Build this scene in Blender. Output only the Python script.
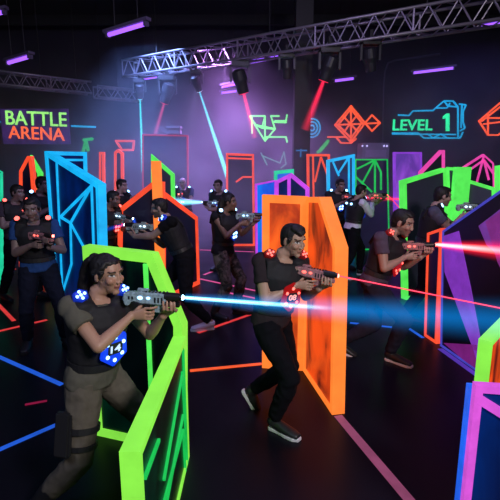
import bpy, bmesh, math, random
import numpy as np
from mathutils import Vector, Matrix, noise
V = Vector
random.seed(7)
scene = bpy.context.scene
COL = scene.collection
for o in list(bpy.data.objects): bpy.data.objects.remove(o)

# ------------------------------------------------------------ camera, world, light
FPX, HCAM, HORIZON = 450.0, 2.05, 160.0
PITCH = math.atan((250 - HORIZON) / FPX)
cam = bpy.data.cameras.new('camera'); cam_o = bpy.data.objects.new('camera', cam); COL.objects.link(cam_o)
cam.sensor_width = 36.0; cam.lens = 36.0 * FPX / 500.0; cam.clip_start = 0.05; cam.clip_end = 100
CAM = V((0, 0, HCAM))
cam_o.location = CAM; cam_o.rotation_euler = (math.pi / 2 - PITCH, 0, 0)
scene.camera = cam_o
scene.view_settings.view_transform = 'Standard'; scene.view_settings.look = 'None'
scene.view_settings.exposure = 0.0; scene.view_settings.gamma = 1.0
scene.view_settings.use_curve_mapping = False
scene.cycles.use_denoising = True
scene.cycles.max_bounces = 5; scene.cycles.volume_bounces = 0
scene.cycles.diffuse_bounces = 2; scene.cycles.glossy_bounces = 2; scene.cycles.transparent_max_bounces = 16
scene.cycles.volume_step_rate = 1.0; scene.cycles.volume_max_steps = 128
scene.cycles.sample_clamp_indirect = 4.0

world = bpy.data.worlds.new('world'); scene.world = world; world.use_nodes = True
world.node_tree.nodes['Background'].inputs[0].default_value = (0.02, 0.02, 0.06, 1)
world.node_tree.nodes['Background'].inputs[1].default_value = 0.12

def area(name, loc, target, size, power, color, spread=math.pi):
    l = bpy.data.lights.new(name, 'AREA'); l.spread = spread; l.shape = 'DISK'; l.size = size; l.energy = power; l.color = color
    o = bpy.data.objects.new(name, l); COL.objects.link(o); o.location = loc
    o.rotation_euler = (V(target) - V(loc)).to_track_quat('-Z', 'Y').to_euler()
    return o
area('key_wash', (2.3, -1.2, 4.0), (-0.3, 3.2, 1.3), 1.0, 190, (1.0, 0.93, 0.95))
area('fill_wash', (-3.2, 0.0, 4.8), (0.5, 5.0, 1.0), 1.6, 50, (0.50, 0.60, 1.0))
area('middle_wash', (0.5, 4.6, 5.6), (0.3, 7.5, 1.0), 2.0, 80, (0.55, 0.42, 1.0))
area('back_wash_magenta', (-0.5, 11.8, 4.7), (-0.4, 12.6, 0.0), 1.6, 330, (0.64, 0.30, 1.0), 2.2)
area('back_wash_violet', (-2.5, 11.4, 4.7), (-2.2, 12.4, 0.0), 1.6, 240, (0.24, 0.38, 1.0), 2.2)
area('back_wash_blue', (5.2, 11.0, 4.7), (5.2, 13.0, 0.5), 2.0, 22, (0.25, 0.22, 1.0))

# ------------------------------------------------------------ picture-ray helpers (points in metres)
FW = V((0, math.cos(PITCH), -math.sin(PITCH))); UP = V((0, math.sin(PITCH), math.cos(PITCH)))
def ray(px, py): return (FW + V((1, 0, 0)) * ((px - 250) / FPX) + UP * ((250 - py) / FPX))
def fl(px, py, z=0.0):
    d = ray(px, py); t = (z - HCAM) / d.z; return CAM + d * t
def atY(px, py, Y):
    d = ray(px, py); return CAM + d * (Y / d.y)
def onplane(px, py, A, n):
    d = ray(px, py); t = (A - CAM).dot(n) / d.dot(n); return CAM + d * t

# ------------------------------------------------------------ materials
def srgb(r, g, b):
    f = lambda c: (c / 255 / 12.92) if c / 255 <= 0.04045 else ((c / 255 + 0.055) / 1.055) ** 2.4
    return (f(r), f(g), f(b), 1.0)
MATS = {}
def nodes(name):
    m = bpy.data.materials.new(name); m.use_nodes = True
    nt = m.node_tree; return m, nt, nt.nodes['Principled BSDF']
def mat(name, col, rough=0.6, metal=0.0, emit=None, es=0.0, noise_amt=0.12, nscale=14.0, coat=0.0, trans=0.0):
    if name in MATS: return MATS[name]
    m, nt, b = nodes(name)
    b.inputs['Roughness'].default_value = rough; b.inputs['Metallic'].default_value = metal
    if coat: b.inputs['Coat Weight'].default_value = coat
    if trans: b.inputs['Transmission Weight'].default_value = trans
    tc = nt.nodes.new('ShaderNodeTexCoord'); nz = nt.nodes.new('ShaderNodeTexNoise')
    nz.inputs['Scale'].default_value = nscale; nz.inputs['Detail'].default_value = 4
    nt.links.new(tc.outputs['Object'], nz.inputs['Vector'])
    mx = nt.nodes.new('ShaderNodeMix'); mx.data_type = 'RGBA'
    c = V(col[:3])
    mx.inputs[6].default_value = (*(c * (1 - noise_amt)), 1); mx.inputs[7].default_value = (*[min(1, v) for v in (c * (1 + noise_amt))], 1)
    nt.links.new(nz.outputs['Fac'], mx.inputs[0]); nt.links.new(mx.outputs[2], b.inputs['Base Color'])
    if emit:
        b.inputs['Emission Color'].default_value = (*emit[:3], 1); b.inputs['Emission Strength'].default_value = es
    MATS[name] = m; return m
def neon(name, rgb, es=1.0, wear=0.25):
    """fluorescent paint / neon strip glowing under the UV tubes, with uneven paint"""
    if name in MATS: return MATS[name]
    c = srgb(*rgb); m, nt, b = nodes(name)
    b.inputs['Base Color'].default_value = tuple(0.35 * v for v in c[:3]) + (1,); b.inputs['Roughness'].default_value = 0.5
    b.inputs['Emission Color'].default_value = c
    tc = nt.nodes.new('ShaderNodeTexCoord'); nz = nt.nodes.new('ShaderNodeTexNoise')
    nz.inputs['Scale'].default_value = 5; nz.inputs['Detail'].default_value = 5; nz.inputs['Roughness'].default_value = .65
    nt.links.new(tc.outputs['Object'], nz.inputs['Vector'])
    mr = nt.nodes.new('ShaderNodeMapRange'); mr.inputs[1].default_value = .3; mr.inputs[2].default_value = .7
    mr.inputs[3].default_value = es * (1 - wear); mr.inputs[4].default_value = es * (1 + wear)
    nt.links.new(nz.outputs['Fac'], mr.inputs[0]); nt.links.new(mr.outputs[0], b.inputs['Emission Strength'])
    MATS[name] = m; return m
def painted(name, rgb_a, rgb_b, es, scale=3.0, stretch=(1, 1, 0.45), rough=.35, lo=.38, hi=.62):
    """fluorescent panel paint brushed unevenly: two paint colours in blotches"""
    if name in MATS: return MATS[name]
    m, nt, b = nodes(name); b.inputs['Roughness'].default_value = rough
    tc = nt.nodes.new('ShaderNodeTexCoord'); mp = nt.nodes.new('ShaderNodeMapping'); mp.inputs['Scale'].default_value = stretch
    nz = nt.nodes.new('ShaderNodeTexNoise'); nz.inputs['Scale'].default_value = scale; nz.inputs['Detail'].default_value = 4; nz.inputs['Distortion'].default_value = .6
    nt.links.new(tc.outputs['Object'], mp.inputs[0]); nt.links.new(mp.outputs[0], nz.inputs['Vector'])
    cr = nt.nodes.new('ShaderNodeValToRGB'); cr.color_ramp.elements[0].position = lo; cr.color_ramp.elements[1].position = hi
    cr.color_ramp.elements[0].color = srgb(*rgb_b); cr.color_ramp.elements[1].color = srgb(*rgb_a)
    nt.links.new(nz.outputs['Fac'], cr.inputs[0]); nt.links.new(cr.outputs[0], b.inputs['Emission Color'])
    nt.links.new(cr.outputs[0], b.inputs['Base Color']); b.inputs['Emission Strength'].default_value = es
    MATS[name] = m; return m
def led(name, rgb, es):
    if name in MATS: return MATS[name]
    m, nt, b = nodes(name); c = srgb(*rgb)
    b.inputs['Base Color'].default_value = c; b.inputs['Emission Color'].default_value = c; b.inputs['Emission Strength'].default_value = es
    MATS[name] = m; return m
def skin_mat():
    m, nt, b = nodes('skin'); at = nt.nodes.new('ShaderNodeAttribute'); at.attribute_name = 'Col'
    nt.links.new(at.outputs['Color'], b.inputs['Base Color']); b.inputs['Roughness'].default_value = .5
    b.inputs['Subsurface Weight'].default_value = 0.0
    return m
SKIN = skin_mat()

# ------------------------------------------------------------ mesh builder
class MB:
    def __init__(s): s.v = []; s.f = []
    def add(s, vs, fs):
        k = len(s.v); s.v += [V(p) for p in vs]; s.f += [tuple(i + k for i in f) for f in fs]; return s
    def obox(s, c, ax, ay, az):
        c, ax, ay, az = V(c), V(ax), V(ay), V(az)
        vs = [c + ax * i + ay * j + az * k for k in (-1, 1) for j in (-1, 1) for i in (-1, 1)]
        return s.add(vs, [(0, 2, 3, 1), (4, 5, 7, 6), (0, 1, 5, 4), (2, 6, 7, 3), (0, 4, 6, 2), (1, 3, 7, 5)])
    def box(s, x0, x1, y0, y1, z0, z1):
        return s.obox(((x0 + x1) / 2, (y0 + y1) / 2, (z0 + z1) / 2), ((x1 - x0) / 2, 0, 0), (0, (y1 - y0) / 2, 0), (0, 0, (z1 - z0) / 2))
    def bar(s, p, q, w, t, n):
        p, q, n = V(p), V(q), V(n).normalized(); d = (q - p)
        if d.length < 1e-6: return s
        sd = d.cross(n).normalized()
        return s.obox((p + q) / 2, d / 2, sd * w / 2, n * t / 2)
    def loft(s, cs, rs, ax=None, n=14, caps=True):
        """rings at centres cs; rs = radius or (ra, rb); ax = list of (a,b) axis pairs or None"""
        cs = [V(c) for c in cs]
        if ax is None:
            ax = []; prev = None
            for i in range(len(cs)):
                t = (cs[min(i + 1, len(cs) - 1)] - cs[max(i - 1, 0)]).normalized()
                if prev is None:
                    a = t.orthogonal().normalized()
                else:
                    a = (prev - t * prev.dot(t)).normalized()
                prev = a; ax.append((a, t.cross(a)))
        vs = []
        for c, r, (a, b) in zip(cs, rs, ax):
            ra, rb = (r, r) if not isinstance(r, (tuple, list)) else r
            for k in range(n):
                th = 2 * math.pi * k / n; vs.append(c + a * (ra * math.cos(th)) + b * (rb * math.sin(th)))
        fs = []
        for i in range(len(cs) - 1):
            for k in range(n): fs.append((i * n + k, i * n + (k + 1) % n, (i + 1) * n + (k + 1) % n, (i + 1) * n + k))
        if caps: fs += [tuple(range(n))[::-1], tuple(range((len(cs) - 1) * n, len(cs) * n))]
        return s.add(vs, fs)
    def caps(s, pts, rad, n=12):
        """rounded chain: tube plus a ball at every joint"""
        pts = [V(p) for p in pts]
        s.loft(pts, rad, n=n)
        for p, r in zip(pts, rad): s.ball(p, (r, r, r), n=n, m=6)
        return s
    def ball(s, c, r, ax=None, n=16, m=10):
        c = V(c); X, Y, Z = ax if ax else (V((1, 0, 0)), V((0, 1, 0)), V((0, 0, 1)))
        vs = [c - Z * r[2]]
        for i in range(1, m):
            ph = -math.pi / 2 + math.pi * i / m
            for k in range(n):
                th = 2 * math.pi * k / n
                vs.append(c + X * (r[0] * math.cos(ph) * math.cos(th)) + Y * (r[1] * math.cos(ph) * math.sin(th)) + Z * (r[2] * math.sin(ph)))
        vs.append(c + Z * r[2]); fs = []
        for k in range(n): fs.append((0, 1 + (k + 1) % n, 1 + k))
        for i in range(m - 2):
            for k in range(n):
                a = 1 + i * n + k; b = 1 + i * n + (k + 1) % n; fs.append((a, b, b + n, a + n))
        e = len(vs) - 1
        for k in range(n): fs.append((e, 1 + (m - 2) * n + k, 1 + (m - 2) * n + (k + 1) % n))
        return s.add(vs, fs)
    def prism(s, pts, off, front=None):
        """pts = 3D polygon, extruded by vector off"""
        n = len(pts); pts = [V(p) for p in pts]
        return s.add(pts + [p + V(off) for p in pts], [tuple(range(n)), tuple(range(n, 2 * n))[::-1]] + [(i, i + n, (i + 1) % n + n, (i + 1) % n) for i in range(n)])
    def mesh(s, name):
        me = bpy.data.meshes.new(name); me.from_pydata([tuple(p) for p in s.v], [], s.f); me.validate(); 
        bm = bmesh.new(); bm.from_mesh(me); bmesh.ops.recalc_face_normals(bm, faces=bm.faces); bm.to_mesh(me); bm.free()
        return me
    def build(s, name, m, parent=None, origin=None, smooth=False, bevel=0.0, label=None):
        if origin is None: origin = parent.location if (parent is not None and parent.get('_w')) else V((0, 0, 0))
        if V(origin).length > 0: s.v = [p - V(origin) for p in s.v]
        me = s.mesh(name)
        if bevel:
            bm = bmesh.new(); bm.from_mesh(me)
            bmesh.ops.bevel(bm, geom=[e for e in bm.edges if len(e.link_faces) == 2 and e.calc_face_angle(0) > .5], offset=bevel, segments=2, affect='EDGES', clamp_overlap=True)
            bm.to_mesh(me); bm.free()
        me.materials.append(m)
        if smooth:
            for p in me.polygons: p.use_smooth = True
        o = bpy.data.objects.new(name, me); COL.objects.link(o)
        if parent is not None: o.parent = parent
        if label: o['label'] = label
        return o
def tag(o, label, cat, group=None):
    o['label'] = label; o['category'] = cat
    if group: o['group'] = group
    return o
def thing(name, label, cat, loc=(0, 0, 0), rz=0.0, group=None, world_coords=False):
    o = bpy.data.objects.new(name, None); COL.objects.link(o); o.location = loc; o.rotation_euler = (0, 0, rz)
    if world_coords: o['_w'] = 1
    return tag(o, label, cat, group)
def single(mb, name, m, label, cat, group=None, **k):
    c = sum(mb.v, V((0, 0, 0))) / len(mb.v); lo = min(p.z for p in mb.v)
    o = mb.build(name, m, None, origin=V((c.x, c.y, lo)), **k); o.location = (c.x, c.y, lo)
    return tag(o, label, cat, group)
def struct(name, mb, m, **k):
    o = mb.build(name, m, **k); o['kind'] = 'structure'; return o

# ------------------------------------------------------------ room shell
BY = 15.5; CZ = 6.3
def floor_mat():
    m, nt, b = nodes('floor_paint')
    tc = nt.nodes.new('ShaderNodeTexCoord'); nz = nt.nodes.new('ShaderNodeTexNoise'); nz.inputs['Scale'].default_value = 1.4; nz.inputs['Detail'].default_value = 6
    cr = nt.nodes.new('ShaderNodeValToRGB'); cr.color_ramp.elements[0].color = (.003, .003, .007, 1); cr.color_ramp.elements[1].color = (.009, .008, .016, 1)
    nt.links.new(tc.outputs['Object'], nz.inputs['Vector']); nt.links.new(nz.outputs['Fac'], cr.inputs[0]); nt.links.new(cr.outputs[0], b.inputs['Base Color'])
    rr = nt.nodes.new('ShaderNodeMapRange'); rr.inputs[3].default_value = .28; rr.inputs[4].default_value = .5
    nt.links.new(nz.outputs['Fac'], rr.inputs[0]); nt.links.new(rr.outputs[0], b.inputs['Roughness'])
    b.inputs['Specular IOR Level'].default_value = .16
    return m
M_WALL = mat('wall_paint', (.016, .014, .028), .8, noise_amt=.3, nscale=2)
M_DARK = mat('black_paint', (.008, .008, .010), .6)
struct('floor', MB().box(-10, 10, -1.5, BY, -.1, 0), floor_mat())
struct('wall_back', MB().box(-10.2, 10.2, BY, BY + .2, 0, CZ), M_WALL)
struct('wall_left', MB().box(-10.2, -10, -1.5, BY, 0, CZ), M_WALL)
struct('wall_right', MB().box(10, 10.2, -1.5, BY, 0, CZ), M_WALL)
struct('ceiling', MB().box(-10.2, 10.2, -1.5, BY + .2, CZ, CZ + .15), mat('ceiling_black', (.006, .006, .009), .9))
struct('baseboard_back', MB().box(-10, 10, BY - .03, BY, 0, .14), M_DARK)
# column
cb = atY(293, 190, 10.6); cw = atY(309, 190, 10.6)
struct('trim_1', MB().box(cb.x, cw.x, 10.6, 10.6 + .4, 0, CZ).box(cb.x - .03, cw.x + .03, 10.57, 11.03, 0, .12).box(cb.x - .04, cw.x + .04, 10.56, 11.04, CZ - .15, CZ), M_DARK)
# ceiling joists, duct and cable
mb = MB()
for i in range(6): mb.box(-10, 10, 3.5 + i * 2.2, 3.62 + i * 2.2, CZ - .28, CZ)
struct('trim_2', mb, mat('joist_black', (.012, .012, .016), .8))

# haze filling the back of the hall
def haze_mat(dens, rgb):
    m = bpy.data.materials.new('haze'); m.use_nodes = True; nt = m.node_tree; nt.nodes.clear()
    out = nt.nodes.new('ShaderNodeOutputMaterial'); vs = nt.nodes.new('ShaderNodeVolumeScatter')
    vs.inputs['Color'].default_value = (*rgb, 1)
    tc = nt.nodes.new('ShaderNodeTexCoord'); nz = nt.nodes.new('ShaderNodeTexNoise'); nz.inputs['Scale'].default_value = .55; nz.inputs['Detail'].default_value = 3; nz.inputs['Distortion'].default_value = .8
    nt.links.new(tc.outputs['Object'], nz.inputs['Vector'])
    m1 = nt.nodes.new('ShaderNodeMapRange'); m1.inputs[1].default_value = .38; m1.inputs[2].default_value = .66; m1.inputs[3].default_value = .35 * dens; m1.inputs[4].default_value = 1.9 * dens; nt.links.new(nz.outputs['Fac'], m1.inputs[0])
    sp = nt.nodes.new('ShaderNodeSeparateXYZ'); nt.links.new(tc.outputs['Object'], sp.inputs[0])
    m2 = nt.nodes.new('ShaderNodeMapRange'); m2.interpolation_type = 'SMOOTHSTEP'; m2.inputs[1].default_value = 2.4; m2.inputs[2].default_value = 4.9; m2.inputs[3].default_value = 1; m2.inputs[4].default_value = 0; nt.links.new(sp.outputs[2], m2.inputs[0])
    mu = nt.nodes.new('ShaderNodeMath'); mu.operation = 'MULTIPLY'; nt.links.new(m1.outputs[0], mu.inputs[0]); nt.links.new(m2.outputs[0], mu.inputs[1]); nt.links.new(mu.outputs[0], vs.inputs['Density'])
    vs.inputs['Anisotropy'].default_value = .1
    nt.links.new(vs.outputs[0], out.inputs['Volume']); return m
hz = MB().box(-9.9, 9.9, 8.7, BY - .12, .01, 5.0).build('haze', haze_mat(.070, (.85, .85, 1)))
hz['kind'] = 'stuff'; tag(hz, 'thin smoke haze filling the back half of the dark arena', 'haze')

# ------------------------------------------------------------ neon colours
N_GREEN = neon('neon_green', (85, 235, 85), .95); N_GREEN_L = neon('neon_green_light', (140, 240, 75), .85, .15)
N_LINE = neon('line_green', (20, 190, 80), .9)
N_ORANGE = neon('neon_orange', (255, 128, 48), 1.0, .15); N_REDOR = neon('neon_red_orange', (255, 80, 45), .9)
N_CYAN = neon('neon_cyan', (20, 175, 240), 1.0); N_BLUE = neon('neon_blue', (25, 100, 240), .9)
N_PINK = neon('neon_pink', (235, 70, 170), .9); N_MAG = neon('neon_magenta', (195, 70, 225), .9); N_PURP = neon('neon_purple', (140, 60, 215), .8)
N_PINK2 = neon('neon_orchid', (215, 85, 215), .85); N_TEAL = neon('neon_teal', (30, 215, 160), .9); N_RED = neon('neon_red', (235, 45, 60), .9)
D_BLUE = painted('panel_deep_blue', (0, 40, 110), (2, 14, 60), .45); D_BLACK = mat('panel_black', (.006, .006, .010), .35)
D_GREEN = painted('panel_black_green', (0, 60, 40), (0, 8, 10), .35, lo=.5, hi=.8)
D_ORANGE = painted('panel_orange', (235, 95, 30), (150, 48, 22), .85, scale=2.2, stretch=(1.2, 1.2, .8))
D_ORANGE2 = painted('panel_orange_dark', (240, 78, 22), (90, 22, 16), .85, scale=2.6, stretch=(1.4, 1.4, .7))
D_PURP = painted('panel_purple', (105, 40, 170), (60, 20, 110), .55); D_SKY = painted('panel_sky_blue', (15, 110, 220), (30, 70, 190), .9)
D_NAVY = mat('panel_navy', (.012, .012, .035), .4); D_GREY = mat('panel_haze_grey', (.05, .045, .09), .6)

# ------------------------------------------------------------ barricade walls
def inset(P, w):
    n = len(P); A = sum(P[i][0] * P[(i + 1) % n][1] - P[(i + 1) % n][0] * P[i][1] for i in range(n)); sg = 1 if A > 0 else -1
    out = []
    for i in range(n):
        p0, p1, p2 = P[i - 1], P[i], P[(i + 1) % n]
        e1 = np.array(p1) - p0; e2 = np.array(p2) - p1; e1 = e1 / np.linalg.norm(e1); e2 = e2 / np.linalg.norm(e2)
        n1 = sg * np.array((-e1[1], e1[0])); n2 = sg * np.array((-e2[1], e2[0])); b = n1 + n2; k = max(.25, 1 + n1.dot(n2))
        out.append(tuple(np.array(p1) + b * w / k))
    return out
def ground(p): return fl(*p) if isinstance(p[0], (int, float)) and p[1] > 100 else V((p[0], p[1], 0))
def wing(root, A, B, tops, thick, fw, fmat, pmat, stripes=(), smat=None, sw=.02, names=('frame', 'panel', 'stripe_pattern'), z0=0.0, fill=()):
    A, B = V((A.x, A.y, 0)), V((B.x, B.y, 0)); d = (B - A).normalized(); L = (B - A).length; n = V((-d.y, d.x, 0))
    if n.dot(CAM - A) > 0: n = -n          # n points away from the viewer's side
    def uz(p):
        if len(p) == 3: return (p[0], p[1])
        q = onplane(p[0], p[1], A, n); return ((q - A).dot(d), max(q.z, z0))
    P = [(0, z0)] + [uz(p) for p in tops] + [(L, z0)]
    W = lambda q, k=0.0: A + d * q[0] + V((0, 0, q[1])) + n * k
    Q = inset(P, fw); m = len(P); mb = MB()
    vs = [W(p) for p in P] + [W(p) for p in Q] + [W(p, thick) for p in P] + [W(p, thick) for p in Q]; fs = []
    for i in range(m):
        j = (i + 1) % m
        fs += [(i, j, m + j, m + i), (2 * m + i, 3 * m + i, 3 * m + j, 2 * m + j), (i, 2 * m + i, 2 * m + j, j), (m + i, m + j, 3 * m + j, 3 * m + i)]
    mb.add(vs, fs).build(names[0], fmat, root)
    Q2 = inset(P, fw * .85); MB().prism([W(p, .012) for p in Q2], n * (thick - .024)).build(names[1], pmat, root)
    if stripes:
        mb = MB()
        for s in stripes:
            pts = [uz(p) for p in s]
            for a, b in zip(pts, pts[1:]): mb.bar(W(a, .008), W(b, .008), sw, .02, n)
        mb.build(names[2], smat or fmat, root)
    for poly, pm, nm in fill:
        MB().prism([W(uz(p), .004) for p in poly], n * .01).build(nm, pm, root)
    return W
def barricade(label, a, b, *args, group=None, **k):
    A, B = ground(a), ground(b); c = (A + B) / 2
    r = thing('barricade', label, 'barricade', (c.x, c.y, 0), world_coords=True, group=group)
    wing(r, A, B, *args, **k); return r

# front green L-shaped barricade
pn = fl(140, 452, .9); pf = fl(186, 336, .9)
g1 = thing('barricade', 'bright green edged L-shaped barricade beside the woman in the left foreground', 'barricade', (pf.x, pf.y, 0), world_coords=True)
A, B = V((pn.x, pn.y, 0)), V((pf.x, pf.y, 0)); Ln = (B - A).length
wing(g1, A, B, [(0, .9, 'w'), (Ln, .9, 'w')], .085, .035, N_GREEN_L, D_GREEN,
     stripes=[[(165, 480), (183, 375)], [(168, 500), (184, 415)], [(184, 350), (189, 500)], [(183, 372), (187, 440)], [(146, 478), (160, 440)], [(150, 560), (184, 430), (189, 560)]], smat=N_LINE, sw=.018)
b2 = V((pf.x - .055, pf.y + .02, 0)); a2 = V((atY(81, 250, pf.y + .25).x, pf.y + .25, 0))
wing(g1, a2, b2, [(82, 246), (152, 254), (182, 326)], .085, .065, N_GREEN_L, D_GREEN, stripes=[[(145, 264), (151, 400)]], smat=N_GREEN, sw=.03)

# orange pair behind the centre man
o1 = thing('barricade', 'tall folded orange barricade behind the running man in the centre', 'barricade', tuple(fl(303, 371)), world_coords=True)
wing(o1, fl(262, 368), fl(304, 371), [(262, 195), (308, 197)], .09, .07, N_ORANGE, D_ORANGE)
wing(o1, fl(303, 371), fl(332, 415), [(306, 197), (319, 197), (335, 248)], .11, .05, N_ORANGE, D_ORANGE2)

# cyan panel on the left
b1 = thing('barricade', 'tall cyan edged barricade with angular line pattern between the left players', 'barricade', tuple(fl(60, 320)), world_coords=True)
wing(b1, fl(58, 320), fl(103, 346), [(45, 151), (98, 184)], .09, .055, N_CYAN, D_BLUE,
     stripes=[[(56, 160), (62, 293)], [(60, 217), (91, 186)], [(60, 217), (70, 223), (91, 186)], [(70, 223), (71, 264), (62, 293)], [(70, 223), (88, 256)], [(91, 184), (95, 300)]], sw=.03)
wing(b1, fl(60, 317), fl(91, 309), [(47, 151), (87, 152)], .08, .05, N_CYAN, D_BLUE, stripes=[[(50, 160), (87, 160)]], sw=.03)

# orange folded barricade behind the left-aiming man
o2 = thing('barricade', 'orange edged folded barricade behind the man aiming left', 'barricade', tuple(fl(164, 302)), world_coords=True)
wing(o2, fl(117, 300), fl(164, 300), [(118, 209), (152, 182), (164, 182)], .10, .07, N_REDOR, D_NAVY)
wing(o2, fl(163, 301), fl(200, 284), [(163, 190), (198, 217)], .10, .07, N_REDOR, D_NAVY)
A = fl(158, 301); d = .1
MB().box(A.x, A.x + .12, A.y - .08, A.y + .04, 0, atY(160, 161, A.y).z).build('post', N_ORANGE, o2)

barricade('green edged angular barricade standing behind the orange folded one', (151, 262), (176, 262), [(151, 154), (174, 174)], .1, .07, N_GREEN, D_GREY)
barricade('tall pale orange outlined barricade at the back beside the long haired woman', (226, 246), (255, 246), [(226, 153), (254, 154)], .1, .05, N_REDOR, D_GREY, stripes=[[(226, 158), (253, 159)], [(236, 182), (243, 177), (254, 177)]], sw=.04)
p1 = thing('barricade', 'blue panelled barricade with a purple gabled edge left of the orange one', 'barricade', tuple(fl(276, 296)), world_coords=True)
wing(p1, fl(257, 296), fl(276, 292), [(256, 184), (276, 180)], .03, .022, N_MAG, D_SKY)
wing(p1, fl(275, 292), fl(309, 294), [(275, 181), (291, 173), (309, 188)], .1, .055, N_MAG, D_BLUE, stripes=[[(289, 177), (289, 260)]], sw=.05)
barricade('small teal edged barricade behind the purple gabled one', (274, 258), (294, 258), [(274, 171), (294, 169)], .1, .07, N_TEAL, D_SKY)
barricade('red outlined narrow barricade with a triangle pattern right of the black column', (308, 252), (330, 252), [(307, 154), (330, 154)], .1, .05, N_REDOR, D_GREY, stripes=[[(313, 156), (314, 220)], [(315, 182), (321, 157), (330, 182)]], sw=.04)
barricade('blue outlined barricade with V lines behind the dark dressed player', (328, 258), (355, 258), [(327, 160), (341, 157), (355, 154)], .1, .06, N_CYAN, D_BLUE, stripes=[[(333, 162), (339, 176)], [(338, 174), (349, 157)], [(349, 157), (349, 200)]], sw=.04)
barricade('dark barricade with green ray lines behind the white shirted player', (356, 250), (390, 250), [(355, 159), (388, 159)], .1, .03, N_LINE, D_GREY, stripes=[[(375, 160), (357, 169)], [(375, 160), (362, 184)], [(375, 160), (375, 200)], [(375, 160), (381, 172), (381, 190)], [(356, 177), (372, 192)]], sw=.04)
barricade('purple rectangular barricade with a pink left edge at the back right', (395, 258), (423, 258), [(394, 152), (422, 152)], .10, .035, N_PURP, painted('panel_bright_purple', (125, 65, 185), (80, 45, 140), .95))
barricade('pink edged slanted barricade peeking out above the green gabled one', (420, 262), (445, 262), [(420, 172), (441, 150), (445, 150)], .1, .06, N_PINK, D_NAVY)
barricade('dark barricade with magenta angular lines at the far right', (459, 262), (497, 262), [(459, 170), (484, 154), (494, 163)], .08, .03, N_PINK, D_NAVY, stripes=[[(484, 156), (477, 182)], [(461, 176), (484, 160), (494, 174)], [(484, 160), (489, 180)]], sw=.04)
g2 = thing('barricade', 'green gabled barricade behind the man aiming right at the back right', 'barricade', tuple(fl(445, 292)), world_coords=True)
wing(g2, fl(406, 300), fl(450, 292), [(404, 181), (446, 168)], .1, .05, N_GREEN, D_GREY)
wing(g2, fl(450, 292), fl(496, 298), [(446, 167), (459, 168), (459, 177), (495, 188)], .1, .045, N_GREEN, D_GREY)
A = fl(444, 293); Bq = fl(458, 293)
MB().box(A.x, Bq.x, A.y - .06, A.y + .06, 0, atY(450, 167, A.y).z).build('post', N_GREEN, g2)
barricade('green edged barricade cut off by the right picture edge behind the gunmen', (498, 290), (540, 290), [(498, 166), (540, 160)], .1, .06, N_GREEN, D_NAVY)
# narrow orange frame and big purple wedge on the right
barricade('narrow dark barricade with thin orange outline beside the purple wedge', (424, 336), (436, 344), [(427, 233), (441, 228)], .06, .03, N_REDOR, D_BLACK)
p2 = thing('barricade', 'large dark wedge barricade with purple triangle shapes at the right', 'barricade', tuple(fl(440, 345)), world_coords=True)
PA, PB = fl(440, 346), fl(520, 402)
wing(p2, PA, PB, [(442, 231), (520, 176)], .12, .022, neon('neon_indigo', (70, 70, 190), .8), D_BLACK,
     fill=[([(443, 236), (458, 231), (470, 288), (482, 352), (479, 370), (473, 350), (444, 272)], neon('paint_purple', (120, 50, 175), .9), 'purple_band'),
           ([(443, 343), (478, 345), (476, 371)], neon('paint_plum', (115, 30, 115), .8), 'plum_triangle'),
           ([(478, 226), (500, 209), (505, 262), (486, 245)], neon('paint_violet', (110, 55, 150), .75), 'violet_triangle'),
           ([(485, 222), (515, 200), (515, 300), (497, 262)], neon('paint_magenta', (130, 45, 130), .7), 'magenta_triangle')])
# right foreground pair
g3t = fl(482, 336, 1.05)
g3 = thing('barricade', 'green and orange block barricade at the right edge of the picture', 'barricade', (g3t.x, g3t.y, 0), world_coords=True)
ga = fl(492, 342, 1.05); gd = fl(500, 318, 1.05) - fl(482, 336, 1.05); ga.z = 0; gd.normalize()
wing(g3, ga, ga + gd * .9, [(0, 1.05, 'w'), (.9, 1.05, 'w')], .07, .03, N_GREEN_L, D_ORANGE2)
p3t = fl(476, 386, 1.0)
p3 = thing('barricade', 'pink and deep blue edged barricade in the bottom right corner', 'barricade', (p3t.x, p3t.y, 0), world_coords=True)
wing(p3, V((p3t.x, p3t.y, 0)), V((p3t.x + .75, p3t.y - .12, 0)), [(0, 1.0, 'w'), (.76, 1.0, 'w')], .05, .035, N_PINK2, D_BLUE, stripes=[[(480, 400), (520, 425)]], sw=.045)
wing(p3, V((p3t.x, p3t.y + .0505, 0)), V((p3t.x + .75, p3t.y - .0695, 0)), [(0, .96, 'w'), (.76, .96, 'w')], .06, .02, N_BLUE, D_BLUE, names=('back_frame', 'back_panel', 'x'))
# far left low pieces
barricade('orange and green edged barricade behind the two left players', (19, 285), (42, 285), [(19, 171), (27, 156), (31, 156), (33, 172)], .1, .05, N_REDOR, D_NAVY)
barricade('green edged slanted barricade behind the left players', (31, 268), (41, 268), [(30, 155), (41, 173)], .1, .07, N_GREEN, D_NAVY)
barricade('teal edged barricade at the left picture edge', (-16, 285), (2, 285), [(-16, 162), (1, 172)], .06, .05, N_TEAL, D_NAVY)
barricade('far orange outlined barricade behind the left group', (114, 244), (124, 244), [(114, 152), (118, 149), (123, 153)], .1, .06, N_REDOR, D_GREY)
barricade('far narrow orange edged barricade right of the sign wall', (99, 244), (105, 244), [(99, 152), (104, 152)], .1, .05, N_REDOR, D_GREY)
barricade('tall faint red outlined barricade in the haze at the back', (142, 240), (189, 240), [(142, 134), (188, 135)], .1, .04, neon('neon_faint_red', (200, 60, 90), .5), D_GREY)

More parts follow.
